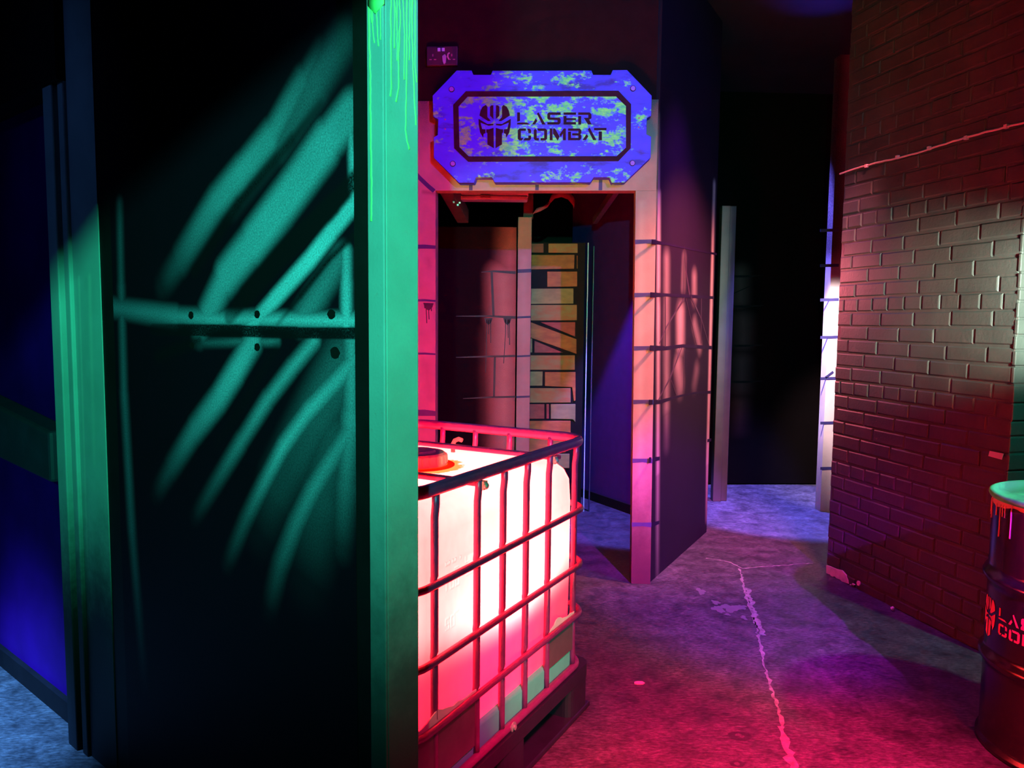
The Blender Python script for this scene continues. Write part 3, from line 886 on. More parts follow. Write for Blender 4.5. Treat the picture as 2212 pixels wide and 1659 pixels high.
blocks = [([(60,220),(247,220),(247,285),(60,285)], 2), ([(281,220),(490,220),(490,287),(281,285)], 3), ([(60,300),(468,300),(465,400),(60,408)], 0), ([(484,305),(490,305),(490,400),(484,400)], 0),
          ([(272,420),(488,420),(487,528),(272,530)], 0), ([(60,543),(460,541),(460,650),(60,654)], 1), ([(60,660),(485,658),(485,770),(60,772)], 3), ([(225,784),(473,782),(473,888)], 2),
          ([(100,765),(158,785),(482,905),(482,1010),(157,895),(100,875)], 0), ([(60,895),(165,900),(165,1000),(60,1000)], 1), ([(180,915),(390,1002),(180,1002)], 2), ([(60,1020),(470,1020),(470,1125),(60,1125)], 3),
          ([(60,1138),(240,1136),(238,1238),(60,1240)], 1), ([(255,1140),(475,1140),(475,1345),(462,1350),(450,1250),(255,1240)], 0), ([(60,1255),(440,1256),(440,1360),(60,1360)], 3),
          ([(60,1370),(252,1370),(252,1475),(60,1475)], 2), ([(266,1370),(285,1370),(285,1475),(266,1475)], 2), ([(297,1370),(475,1370),(474,1500),(455,1480),(297,1476)], 1), ([(60,1490),(440,1490),(440,1600),(60,1600)], 0)]
bm = bmesh.new()
for P, mi in blocks: prism(bm, [zb(*p) for p in P], -0.006, 0.001, mi)
for k in range(7):
    z1 = zb(60, 1610)[1] - k * 0.12
    box(bm, (zb(60, 0)[0], -0.006, z1 - 0.11), (zb(430 + 30 * (k % 2), 0)[0], 0.001, z1), k % 4)
link('painted_bricks', bm, [M_OR, M_OL, M_RD, M_MX], board, bevel=0.003)

# dark door edge strips
bm = bmesh.new()
u0 = zb(548, 900)[0]
box(bm, (u0 + 0.002, -0.02, 0), (u0 + 0.009, 0.02, zb(570, 215)[1]))
tag(link('metal_edge_strip', bm, simple('bright_aluminium', (0.65, 0.75, 0.8), 0.4, 0.1), wall=WBRK), 'thin bright metal edge strip standing right of the painted brick board', 'edge strip')
bm = bmesh.new()
u1 = zb(590, 900)[0]
box(bm, (u1, -0.02, 0), (u1 + 0.007, 0.02, zb(600, 240)[1]))
tag(link('metal_edge_strip', bm, simple('dull_aluminium', (0.03, 0.025, 0.08), 0.4, 0.1), wall=WBRK), 'thinner dull edge strip, second one right of the painted brick board', 'edge strip')
# inner right wall
bm = bmesh.new()
box(bm, (-0.25, 0, 0), (1.0, 0.08, 2.75))
tag(link('wall_inner_right', bm, simple('dark_violet_paint', (0.06, 0.012, 0.13), 0.6, 0.1), wall=WIR), kind='structure')
bm = bmesh.new()
box(bm, (-0.25, -0.018, 0), (1.0, 0.002, 0.07))
tag(link('baseboard_inner', bm, M_BLACK, wall=WIR), kind='structure')
# far wall behind
bm = bmesh.new()
box(bm, (-3.5, 7.6, 0), (3.5, 7.7, ZC))
tag(link('wall_far', bm, M_BLACK), kind='structure')

# light fitting, beams and ribbon seen under the lintel
Yf = 4.75
p0, p1 = at_y(985, 414, Yf), at_y(1141, 433, Yf)
fx = empty('batten_light_fitting', (p0.x, Yf, p1.z))
tag(fx, 'unlit long light fitting glowing red under the lintel at upper left of the doorway', 'light fitting')
L = p1.x - p0.x
bm = bmesh.new()
box(bm, (-0.02, 0, 0.028), (L, 0.10, 0.10))
link('housing', bm, M_WHITE, fx, bevel=0.004)
bm = bmesh.new()
box(bm, (0.015, -0.012, 0.0), (L - 0.004, 0.09, 0.026))
link('diffuser', bm, simple('dusty_diffuser', (0.6, 0.5, 0.5), 0.4, 0.2), fx, bevel=0.008)
bm = bmesh.new()
box(bm, (L * 0.34, -0.016, 0.012), (L * 0.48, -0.010, 0.026))
link('clip', bm, simple('dull_clip', (0.25, 0.12, 0.12), 0.5), fx)
def beam(nm, a, b, w, h, label):
    a, b = Vector(a), Vector(b)
    bm = bmesh.new()
    l = (b - a).length
    box(bm, (0, -w / 2, 0), (l, w / 2, h))
    o = link(nm, bm, M_DARKWOOD, bevel=0.004)
    o.location = a
    o.rotation_euler = (b - a).to_track_quat('X', 'Z').to_euler()
    return tag(o, label, 'beam')
beam('timber_beam', at_y(962, 414, 4.35), at_y(1000, 482, 5.15), 0.075, 0.09, 'dark timber beam with screw heads sloping behind the lintel, left of the ribbon')
beam('timber_beam', at_y(1338, 408, 4.45), at_y(1285, 484, 5.6), 0.035, 0.05, 'thin dark timber beam sloping behind the lintel, right of the ribbon')
bm = bmesh.new()
for i, (x, y) in enumerate(((980, 437), (993, 438), (989, 443))):
    p = at_y(x, y, 4.48)
    box(bm, (p.x - .005, p.y - .004, p.z - .005), (p.x + .005, p.y + .004, p.z + .005))
sc_ = link('screw_heads', bm, M_STEEL)
bb = [o for o in COL.objects if o.name == 'timber_beam'][0]
bpy.context.view_layer.update()
sc_.parent = bb
sc_.matrix_parent_inverse = bb.matrix_world.inverted()
bm = bmesh.new()
rp = [(1156, 458, 5.30), (1156, 457, 5.15), (1155, 456, 4.9), (1172, 450, 4.92), (1184, 442, 4.95), (1190, 430, 4.95), (1200, 420, 4.97), (1214, 417, 5.0), (1228, 422, 4.97), (1238, 434, 4.93), (1241, 442, 4.92)]
prev = None
for i, (x, y, Y) in enumerate(rp):
    c = at_y(x, y, Y)
    hw = Vector((0.012 if i < 4 else 0.004, 0.01, 0.019 + (0.008 if 5 <= i else 0)))
    q = [bm.verts.new(c + hw), bm.verts.new(c - hw), bm.verts.new(c - hw + Vector((0, .002, 0))), bm.verts.new(c + hw + Vector((0, .002, 0)))]
    if prev:
        for k in range(4):
            bm.faces.new((prev[k], prev[(k + 1) % 4], q[(k + 1) % 4], q[k]))
    else: bm.faces.new(q)
    prev = q
bm.faces.new(prev[::-1])
tag(link('ribbon', bm, simple('pink_fabric_ribbon', (0.22, 0.05, 0.07), 0.7, 0.2), smooth=True), 'loose fabric ribbon hanging in a curl under the doorway lintel', 'ribbon')

# ------------------------------------------------------------------ rear corridor
M_DARKSTONE = painted('dark_stone_paint', (0.003, 0.002, 0.002), (0.22, 0.10, 0.10),
    [st(1600, 590, 1600, 650, 12, 22, .5, .5, WB), st(1605, 690, 1605, 740, 14, 24, .45, .45, WB), st(1602, 780, 1602, 840, 14, 24, .45, .35, WB), st(1600, 870, 1598, 920, 12, 24, .35, .1, WB)], [], rough=0.75, spec=0.04)
bm = bmesh.new()
box(bm, (-0.9, 0, 0.012), (1.6, 0.08, ZC))
wb = tag(link('wall_back', bm, M_DARKSTONE, wall=WB), kind='structure')
bm = bmesh.new()
for y in (597, 662, 747, 825):
    mline(bm, WB, [(1575, y), (1610, y), (1650, y - 2)], [.02, .018, .006])
mline(bm, WB, [(1580, 636), (1620, 618)], .008)
link('mortar_lines', bm, M_BLACK, wb)
bm = bmesh.new()
pa, pb_ = at_y(1552, 700, 6.1), at_y(1570, 700, 6.1)
pc = at_y(1584, 700, 6.1)
box(bm, (pa.x, 6.1, 0), (pb_.x, 6.18, 2.35))
box(bm, (pb_.x, 6.115, 0), (pc.x, 6.18, 2.35))
tag(link('trim_5', bm, simple('grey_frame_paint', (0.055, 0.045, 0.035), 0.6, 0.2, 6), bevel=0.004), kind='structure')
# pale stone pier behind the brick corner
bm = bmesh.new()
pe = WRR.uz(1785, 800)[0]
box(bm, (pe, 0, 0), (1.3, 0.1, ZC))
wrr = tag(link('wall_rear_right', bm, painted('stone_paint_rear', (0.6, 0.56, 0.56), (0.7, .68, .66), [], [st(1790, -100, 1790, 520, 60, 50, .99, .95, WRR), st(1785, 1110, 1785, 1000, 30, 60, .8, .4, WRR)], rough=0.6), wall=WRR), kind='structure')  # top darkened in the colour to hide spill from the red lamp
bm = bmesh.new()
for y in (498, 574, 648, 729, 818, 914, 1012):
    mline(bm, WRR, [(1772, y), (1812, y - 1)], .022)
mline(bm, WRR, [(1783, 816), (1800, 803)], .018)
link('mortar_lines', bm, simple('blue_mortar_paint', (0.02, 0.02, 0.12), 0.6), wrr)

# ------------------------------------------------------------------ brick wall
def brick_mat():
    mt, nt, bs = new_mat('painted_brick')
    v = n_obj(nt)
    f = n_noise(nt, v, 5, 4)
    nt.links.new(n_ramp(nt, f, [(0.3, (0.034, 0.034, 0.033)), (0.7, (0.05, 0.05, 0.048))]), bs.inputs['Base Color'])
    bs.inputs['Roughness'].default_value = 0.5
    bs.inputs['Specular IOR Level'].default_value = 0.25
    h = n_math(nt, 'ADD', n_noise(nt, v, 55, 5, 0.6), n_math(nt, 'MULTIPLY', n_noise(nt, v, 240, 2), 0.25))
    n_bump(nt, bs, h, 0.28, 0.006)
    return mt
M_BRICK = brick_mat()
BR_END = WR.uz(2196, 720)[0]
ROW, BL, HL, J = 0.0765, 0.232, 0.116, 0.008
bm = bmesh.new()
box(bm, (-0.002, 0.0055, 0), (BR_END - 0.002, 0.22, ZC))
rnd = random.Random(11)
def brick(bm, u0, u1, z0, z1):
    e = 0.0042
    pr = rnd.uniform(-0.0015, 0.002)
    j = lambda s=0.0022: rnd.uniform(-s, s)
    o = [bm.verts.new(p) for p in ((u0 + j(), 0.0065, z0 + j()), (u1 + j(), 0.0065, z0 + j()), (u1 + j(), 0.0065, z1 + j()), (u0 + j(), 0.0065, z1 + j()))]
    i1 = [bm.verts.new((u0 + e * .5 + j(.001), 0.003 + pr, z0 + e * .5 + j(.001))), bm.verts.new((u1 - e * .5 + j(.001), 0.003 + pr, z0 + e * .5 + j(.001))),
          bm.verts.new((u1 - e * .5 + j(.001), 0.003 + pr, z1 - e * .5 + j(.001))), bm.verts.new((u0 + e * .5 + j(.001), 0.003 + pr, z1 - e * .5 + j(.001)))]
    i2 = [bm.verts.new((u0 + e * 1.6, pr, z0 + e * 1.6)), bm.verts.new((u1 - e * 1.6, pr, z0 + e * 1.6)), bm.verts.new((u1 - e * 1.6, pr, z1 - e * 1.6)), bm.verts.new((u0 + e * 1.6, pr, z1 - e * 1.6))]
    for A, B in ((o, i1), (i1, i2)):
        for k in range(4):
            bm.faces.new((A[k], A[(k + 1) % 4], B[(k + 1) % 4], B[k]))
    bm.faces.new(i2)
z = WR.uz(2000, 655)[1] + ROW / 2
nrow0 = int(z / ROW)
z -= nrow0 * ROW
r = -nrow0
z -= ROW
r -= 1
while z < ZC:
    z0, z1 = max(z + J / 2, 0.0), z + ROW - J / 2
    if z1 > 0.01:
        hdr = (r % 6 == 5)
        ln = HL if hdr else BL
        off = (0.0 if r % 2 else -BL / 2) if not hdr else -0.05
        u = off - 0.02 * ((r * 7) % 3 - 1)
        sag = lambda uu: 0.004 * sin(uu * 4 + r)
        while u < BR_END:
            a, b = max(u + J / 2, -0.004), min(u + ln - J / 2, BR_END)
            if b - a > 0.03:
                brick(bm, a, b, z0 + sag(a), z1 + sag(a))
            u += ln
    z += ROW
    r += 1
wr = tag(link('wall_right', bm, M_BRICK, wall=WR), kind='structure')
# rough corner mortar at the near end
bm = bmesh.new()
z = 0.1
while z < ZC:
    h = rnd.uniform(.05, .085)
    box(bm, (BR_END - 0.012, -0.002 + rnd.uniform(-.002, .003), z), (BR_END + rnd.uniform(.001, .006), 0.2, z + h - .008))
    z += h
link('end_face', bm, M_BRICK, wr, bevel=0.004)
# exposed pale patches low on the wall
bm = bmesh.new()
ur = WR.uz
prism(bm, [ur(x, y) for x, y in ((1786, 1221), (1793, 1223), (1800, 1226), (1810, 1230), (1820, 1232), (1828, 1242), (1833, 1254), (1834, 1261), (1826, 1258), (1820, 1256), (1816, 1252), (1808, 1249), (1804, 1245), (1798, 1246), (1794, 1241), (1786, 1238))], -0.0045, 0.004)
for x, y, s in ((1855, 1260, .013), (1844, 1262, .010), (1838, 1263, .006)):
    u, zz = ur(x, y)
    prism(bm, [(u + s * cos(k * 1.05), zz + s * (1.1 if x == 1855 else .5) * sin(k * 1.05)) for k in range(6)], -0.0045, 0.004)
link('bare_patch', bm, simple('bare_plaster', (0.75, 0.55, 0.55), 0.7, 0.15, 30), wr)
# tape
bm = bmesh.new()
prism(bm, [ur(2140, 974), ur(2170, 980), ur(2166, 993), ur(2137, 985)], -0.0055, -0.003)
tag(link('tape_strip', bm, simple('tan_tape', (0.75, 0.62, 0.45), 0.6, 0.05), wall=WR), 'small tan strip of tape stuck on the brick wall above the drum', 'tape')
# cable standing in for a ledge that catches red light, red put into its colour
bm = bmesh.new()
rnd2 = random.Random(5)
cp = []
for i in range(40):
    u = -0.03 + (BR_END + .25) * i / 39
    cp.append((u, -0.006, 2.277 + 0.004 * sin(u * 9) + rnd2.uniform(-.0015, .0015)))
tube(bm, cp, 0.005, 8)
for u in (0.19, 0.42, 0.63, 0.85, 1.06):
    box(bm, (u - .008, -0.014, 2.27), (u + .008, 0.0, 2.287))
tag(link('wall_cable', bm, simple('red_lit_cable', (0.95, 0.45, 0.5), 0.35, 0.05), wall=WR, smooth=False), 'thin cable standing in for a red-lit ledge along the upper brick wall', 'cable')
# wall beyond the near end of the brick wall
bm = bmesh.new()
box(bm, (-0.6, 0, 0), (2.5, 0.1, ZC))
tag(link('wall_far_right', bm, M_BRICK, wall=WFR), kind='structure')

# small debris
bm = bmesh.new()
bmesh.ops.create_icosphere(bm, subdivisions=1, radius=0.011)
for v_ in bm.verts: v_.co = Vector((v_.co.x * .9, v_.co.y * 1.1, v_.co.z * 1.0 + 0.0105)) + Vector([rnd.uniform(-.002, .002) for _ in range(3)])
o = link('plaster_chip', bm, simple('plaster_chip', (0.8, 0.6, 0.65), 0.7))
o.location = at_z(1928, 1319)
tag(o, 'small pale plaster chip on the floor at the foot of the brick wall', 'chip')
bm = bmesh.new()
c = Vector((0, 0, 0))
prism(bm, [(-.022, -.008), (-.01, -.014), (.012, -.012), (.022, -.002), (.014, .010), (-.004, .012), (-.018, .006)], 0, 0.004)
for v_ in bm.verts: v_.co = Vector((v_.co.x, v_.co.z, v_.co.y))
o = link('paint_flake', bm, simple('paint_flake', (0.7, 0.45, 0.5), 0.6))
o.location = at_z(1381, 1476)
tag(o, 'flat pale paint flake lying on the floor right of the glowing tank', 'flake')

# ------------------------------------------------------------------ oil drum
DC, DR, DH = Vector((1.92, 2.50, 0)), 0.29, 0.88
drum = empty('oil_drum', DC)
tag(drum, 'black steel drum with red lettering and green paint spilled over its lid', 'drum')
def drum_r(z):
    r = DR - 0.012
    for zc in (0.59, 0.31):
        d = abs(z - zc)
        if d < 0.035: r += 0.017 * (0.5 + 0.5 * cos(pi * d / 0.035))
    if z > 0.84: r -= 0.006 * sin(min(1, (z - 0.84) / 0.03) * pi / 2)
    return r
prof = [(0, 0.012), (DR - 0.03, 0.012), (DR - 0.012, 0.0), (DR - 0.002, 0.004), (DR - 0.002, 0.016), (DR - 0.012, 0.024)]
zz = 0.04
while zz < 0.862:
    prof.append((drum_r(zz), zz))
    zz += 0.007
prof += [(DR - 0.015, 0.862)]
bm = bmesh.new()
lathe(bm, prof, 96)
link('body', bm, M_BLACK_GLOSS, drum, smooth=True)
bm = bmesh.new()
lathe(bm, [(DR - 0.016, 0.858), (DR - 0.004, 0.860), (DR, 0.868), (DR - 0.002, 0.878), (DR - 0.010, 0.881), (DR - 0.016, 0.876), (DR - 0.020, 0.862), (DR - 0.06, 0.858), (DR - 0.075, 0.862), (DR - 0.10, 0.860), (0, 0.860)], 96)
def lid_mat():
    mt, nt, bs = new_mat('green_spilled_lid')
    v = n_obj(nt)
    f = n_noise(nt, v, 7, 4)
    nt.links.new(n_ramp(nt, f, [(0.42, (0.03, 0.52, 0.06)), (0.56, (0.04, 0.95, 0.09))]), bs.inputs['Base Color'])
    bs.inputs['Roughness'].default_value = 0.4
    return mt
lid = link('lid', bm, lid_mat(), drum, smooth=True)
bm = bmesh.new()
bc = (-0.10, -0.09)
lathe(bm, [(0.03, 0.860), (0.032, 0.872), (0.026, 0.874), (0, 0.870)], 24, bc)
box(bm, (bc[0] - .024, bc[1] - .004, 0.869), (bc[0] + .024, bc[1] + .004, 0.878))
link('bung', bm, simple('bung_paint', (0.12, 0.35, 0.22), 0.4), drum)
def drum_pt(ang, z, off=0.0012):
    r = drum_r(z) + off
    return Vector((r * cos(ang), r * sin(ang), z))
bm = bmesh.new()
M_SPILL = simple('pale_spilled_paint', (0.50, 0.34, 0.20), 0.4, 0.12, 20)
NA = 120
A_, B_ = [], []
rnd3 = random.Random(2)
lens = []
for k in range(NA):
    a = k / NA * 2 * pi
    lens.append(0.035 + 0.02 * sin(a * 3 + 2.2) + 0.012 * sin(a * 7) + rnd3.uniform(-.003, .003))
for k in range(NA):
    a = k / NA * 2 * pi
    A_.append(bm.verts.new(drum_pt(a, 0.862, .0015)))
    B_.append(bm.verts.new(drum_pt(a, 0.862 - max(.012, lens[k]), .0008)))
for k in range(NA):
    bm.faces.new((A_[k], A_[(k + 1) % NA], B_[(k + 1) % NA], B_[k]))
for k in range(NA):
    if rnd3.random() < .5:
        a = (k + .5) / NA * 2 * pi
        l = max(.012, lens[k]) + rnd3.choice((.03, .05, .06, .10, .16))
        z0 = 0.862 - max(.012, lens[k]) + .01
        n = 9
        pts = [drum_pt(a + rnd3.uniform(-.003, .003), z0 + (0.862 - l - z0) * i / n, .001) for i in range(n + 1)]
        tube(bm, pts, [.0022] * n + [.003], 6)
link('paint_drips', bm, M_SPILL, drum, smooth=True)
# emblem and lettering wrapped on the drum
M_REDPAINT = simple('red_lettering_paint', (0.95, 0.16, 0.14), 0.5, 0.05)
view_ang = atan2(-DC.y, -DC.x)
SCL = 0.000228 * 1.06
def wrap(bm, polys, a0, z0):
    for P in polys:
        bm2 = bmesh.new()
        vs_ = [bm2.verts.new((x, y, 0)) for x, y in P]
        bm2.faces.new(vs_)
        bmesh.ops.triangulate(bm2, faces=bm2.faces[:])
        for _ in range(2):
            bmesh.ops.subdivide_edges(bm2, edges=[e for e in bm2.edges if e.calc_length() > 30], cuts=1, use_grid_fill=False)
            bmesh.ops.triangulate(bm2, faces=bm2.faces[:])
        mp = {}
        for v in bm2.verts:
            mp[v] = bm.verts.new(drum_pt(a0 + v.co.x * SCL / DR, z0 - v.co.y * SCL, .0014))
        for f in bm2.faces:
            try: bm.faces.new([mp[v] for v in f.verts])
            except ValueError: pass
        bm2.free()
A0, Z0 = view_ang - math.radians(88), 0.555
bm = bmesh.new()
wrap(bm, SKULL, A0, Z0)
link('emblem', bm, M_REDPAINT, drum, recalc=False)
bm = bmesh.new()
wrap(bm, LETTERS, A0, Z0 + 0.012)
link('lettering', bm, M_REDPAINT, drum, recalc=False)

# ------------------------------------------------------------------ glowing tank
TO = Vector((0.307, 2.788, 0))
TROT = atan2(-0.875, -0.485)
tank = empty('pallet_tank', TO, TROT)
tag(tank, 'glowing white plastic liquid tank in a steel tube cage on a dark pallet', 'tank')
TL, TW = 1.15, 0.85                        # local X 0..TL (towards the camera), local Y -TW..0
def rrect(x0, y0, x1, y1, r, z, n=7):
    out = []
    for cx, cy, a0 in ((x1 - r, y1 - r, 0), (x0 + r, y1 - r, pi / 2), (x0 + r, y0 + r, pi), (x1 - r, y0 + r, 1.5 * pi)):
        for i in range(n + 1):
            a = a0 + pi / 2 * i / n
            out.append((cx + r * cos(a), cy + r * sin(a), z))
    return out
# bottle
def bottle_mat():
    mt = bpy.data.materials.new('translucent_plastic')
    mt.use_nodes = True
    nt = mt.node_tree
    nt.nodes.clear()
    out = nt.nodes.new('ShaderNodeOutputMaterial')
    tr = nt.nodes.new('ShaderNodeBsdfTranslucent')
    di = nt.nodes.new('ShaderNodeBsdfDiffuse')
    gl = nt.nodes.new('ShaderNodeBsdfGlossy')
    v = n_obj(nt)
    f = n_noise(nt, v, 4, 4)
    c = n_ramp(nt, f, [(0.3, (0.44, 0.42, 0.42)), (0.6, (0.52, 0.50, 0.50))])
    vd = nt.nodes.new('ShaderNodeVectorMath')            # spilled orange ring round the filler cap
    vd.operation = 'DISTANCE'
    nt.links.new(v, vd.inputs[0])
    vd.inputs[1].default_value = (0.47, -0.455, 0.948)
    sn = n_noise(nt, v, 16, 5, 0.65)
    dd = n_math(nt, 'ADD', vd.outputs['Value'], n_math(nt, 'MULTIPLY', n_math(nt, 'SUBTRACT', sn, 0.5), 0.13))
    c = n_mix(nt, n_ramp(nt, dd, [(0.150, (1, 1, 1)), (0.158, (0, 0, 0))]), c, (0.36, 0.13, 0.035))
    nt.links.new(c, tr.inputs[0])
    nt.links.new(c, di.inputs[0])
    gl.inputs['Roughness'].default_value = 0.35
    m1, m2 = nt.nodes.new('ShaderNodeMixShader'), nt.nodes.new('ShaderNodeMixShader')
    m1.inputs[0].default_value = 0.14
    nt.links.new(tr.outputs[0], m1.inputs[1])
    nt.links.new(di.outputs[0], m1.inputs[2])
    m2.inputs[0].default_value = 0.04
    nt.links.new(m1.outputs[0], m2.inputs[1])
    nt.links.new(gl.outputs[0], m2.inputs[2])
    nt.links.new(m2.outputs[0], out.inputs[0])
    b = nt.nodes.new('ShaderNodeBump')
    b.inputs['Strength'].default_value = 0.35
    b.inputs['Distance'].default_value = 0.03
    nt.links.new(n_noise(nt, n_obj(nt, (1, 1, .6)), 5, 3), b.inputs['Height'])
    for s in (tr, di, gl): nt.links.new(b.outputs[0], s.inputs['Normal'])
    return mt
M_BOTTLE = bottle_mat()
bm = bmesh.new()
levels = [(0.215, .10, .10), (0.222, .07, .10), (0.245, .052, .10), (0.30, .045, .10), (0.60, .042, .10), (0.80, .042, .10), (0.88, .046, .10), (0.915, .060, .10), (0.938, .085, .09), (0.948, .12, .08)]
levels = levels[:3] + [(.30 + .5 * i / 240, .045 - .003 * min(1, i / 144), .10) for i in range(241)] + levels[6:]
rings = []
for z, ins, r in levels:
    rings.append([bm.verts.new(p) for p in rrect(ins, -TW + ins, TL - ins, -ins, r, z, 8)])
n = len(rings[0])
side_k = max(range(n), key=lambda k: min(rings[3][k].co.y, rings[3][(k + 1) % n].co.y) + 1e-3 * abs(rings[3][k].co.x - rings[3][(k + 1) % n].co.x))
for li, (A, B) in enumerate(zip(rings, rings[1:])):
    for k in range(n):
        if k == side_k and 3 <= li < 243: continue
        bm.faces.new((A[k], A[(k + 1) % n], B[(k + 1) % n], B[k]))
bm.faces.new(rings[0][::-1])
bm.faces.new(rings[-1])
# moulded graduation marks: the side is a fine grid with the strokes raised by a millimetre
GL = {'0': [(0,0,0,1),(0,1,.6,1),(.6,1,.6,0),(.6,0,0,0)], '1': [(.3,0,.3,1)], '2': [(0,1,.6,1),(.6,1,.6,.5),(.6,.5,0,.5),(0,.5,0,0),(0,0,.6,0)],
      '3': [(0,1,.6,1),(.6,1,.6,0),(0,.5,.6,.5),(0,0,.6,0)], '4': [(0,1,0,.5),(0,.5,.6,.5),(.6,1,.6,0)], '5': [(.6,1,0,1),(0,1,0,.5),(0,.5,.6,.5),(.6,.5,.6,0),(.6,0,0,0)],
      '-': [(0,.5,.6,.5)], 'L': [(0,1,0,0),(0,0,.55,0)], 't': [(.25,1,.25,0),(.05,.65,.5,.65)], 'r': [(.1,.6,.1,0),(.1,.55,.5,.6)],
      'G': [(.6,1,0,1),(0,1,0,0),(0,0,.6,0),(.6,0,.6,.45),(.6,.45,.3,.45)], 'a': [(.05,.6,.5,.6),(.5,.6,.5,0),(.5,0,.05,0),(.05,0,.05,.3),(.05,.3,.5,.3)], 'l': [(.25,1,.25,0)], ' ': []}
TW_ = Wall(TO, (0.485, 0.875))                 # visible side as a wall: u = -X
segs = []
for tx, size, px, py in (('- 500', .030, 982, 1153), ('Ltr', .036, 993, 1176), ('150 -', .030, 960, 1199), ('Gal', .036, 962, 1221), ('- 400', .030, 982, 1238), ('100 -', .030, 960, 1278), ('- 300', .030, 982, 1333), ('50 -', .030, 962, 1362)):
    u, zt = TW_.uz(px, py, -0.043)
    for ch in tx:
        for (x0, y0, x1, y1) in GL[ch]:
            segs.append((-(u + x0 * size * .9), zt + y0 * size, -(u + x1 * size * .9), zt + y1 * size))
        u += size * .9
def raised(x, z):
    for (ax, az, bx_, bz) in segs:
        if x < min(ax, bx_) - .006 or x > max(ax, bx_) + .006 or z < min(az, bz) - .006 or z > max(az, bz) + .006: continue
        dx, dz = bx_ - ax, bz - az
        t = max(0, min(1, ((x - ax) * dx + (z - az) * dz) / (dx * dx + dz * dz + 1e-12)))
        if (x - ax - dx * t) ** 2 + (z - az - dz * t) ** 2 < 0.0024 ** 2: return True
    return False
def wall_grid(xs, zs_):
    G = []
    for z in zs_:
        ins = 0.045 + (0.042 - 0.045) * min(1, (z - .30) / .30)
        row = [ins + .10] + xs[1:-1] + [TL - ins - .10]
        G.append([bm.verts.new((x, -ins + (0.0011 if 0 < i < len(xs) - 1 and raised(x, z) else 0.0), z)) for i, x in enumerate(row)])
    for A, B in zip(G, G[1:]):
        for k in range(len(xs) - 1):
            bm.faces.new((A[k], A[k + 1], B[k + 1], B[k]))
_x0, _x1 = sorted((rings[3][side_k].co.x, rings[3][(side_k + 1) % n].co.x))
_xa = 0.80
zf = [.30 + .5 * i / 240 for i in range(241)]
wall_grid([_x0 + (_xa - _x0) * i / 4 for i in range(4)] + [_xa + (_x1 - _xa) * i / 100 for i in range(101)], zf)
bmesh.ops.remove_doubles(bm, verts=bm.verts[:], dist=2e-5)
bottle = link('bottle', bm, M_BOTTLE, tank, smooth=True)
# lid cap
cap_c = (0.47, -0.455)
bm = bmesh.new()
lathe(bm, [(0.105, 0.949), (0.125, 0.950), (0.125, 0.953), (0.10, 0.954)], 48, cap_c)
link('filler_neck', bm, M_BOTTLE, tank, smooth=True)
bm = bmesh.new()
prof = [(0.098, 0.953), (0.100, 0.957), (0.096, 0.990), (0.088, 0.996), (0.060, 0.996), (0.056, 1.003), (0.0, 1.003)]
lathe(bm, prof, 48, cap_c)
for k in range(24):
    a = 2 * pi * k / 24
    d = Vector((cos(a), sin(a), 0))
    tube(bm, [Vector((*cap_c, 0)) + d * 0.099 + Vector((0, 0, .962)), Vector((*cap_c, 0)) + d * 0.097 + Vector((0, 0, .988))], 0.004, 6)
link('screw_cap', bm, simple('cap_plastic', (0.62, 0.30, 0.24), 0.45, 0.2, 30), tank, smooth=False)
bm = bmesh.new()
hc = Vector((0.185, -0.50, 0.948))
tube(bm, [hc, hc + Vector((.002, 0, .03)), hc + Vector((.0, .008, .045)), hc + Vector((0, .025, .052)), hc + Vector((0, .04, .048))], [.008, .008, .0085, .0085, .008], 10)
link('vent_tube', bm, M_BOTTLE, tank, smooth=True)
# cage
M_CAGE = simple('cage_steel', (0.22, 0.028, 0.15), 0.36, 0.15, 30, 0.3)
def cage_ring(z, r, ins, corner, nm, flat=1.0):
    bm = bmesh.new()
    pts = [Vector(p) for p in rrect(ins, -TW + ins, TL - ins, -ins, corner, z, 8)]
    dense = []
    for i, p in enumerate(pts):
        q = pts[(i + 1) % len(pts)]
        k = max(1, int((q - p).length / 0.05))
        dense += [p.lerp(q, j / k) for j in range(k)]
    tube(bm, dense, r, 12, closed=True, flat=flat, flat_dir=(0, 0, 1))
    return link(nm, bm, M_CAGE, tank, smooth=True)
cage_ring(1.018, 0.0145, 0.020, 0.10, 'top_rail', 1.25)
for z in (0.771, 0.568, 0.387):
    cage_ring(z, 0.0105, 0.012, 0.10, 'horizontal_bar')
cage_ring(0.192, 0.013, 0.022, 0.09, 'base_rail')
def vbar(x, y, nx, ny):
    """upright tube, pinched where a rail crosses it"""
    bm = bmesh.new()
    zs_ = [0.195, 0.24, 0.30, 0.372, 0.387, 0.402, 0.47, 0.553, 0.568, 0.583, 0.67, 0.756, 0.771, 0.786, 0.88, 0.94, 0.975, 1.012]
    pts, rr = [], []
    for z in zs_:
        cross = any(abs(z - c) < .004 for c in (.387, .568, .771))
        k = 0.0 if not cross else -0.004
        bend = 0.0
        if z > 0.95: bend = 0.004
        pts.append(Vector((x + nx * (k + bend), y + ny * (k + bend), z)))
        rr.append(0.0105 if not cross else 0.0085)
    tube(bm, pts, rr, 10)
    link('vertical_bar', bm, M_CAGE, tank, smooth=True)
INS = 0.029
for x in (0.112, 0.322, 0.480, 0.628, 0.775, 0.985): vbar(x, -INS, 0, 1)
for x in (0.15, 0.36, 0.575, 0.79, 1.0): vbar(x, -TW + INS, 0, -1)
for y in (-0.17, -0.345, -0.50, -0.655): vbar(INS, y, -1, 0)
for y in (-0.17, -0.345, -0.50, -0.655): vbar(TL - INS, y, 1, 0)
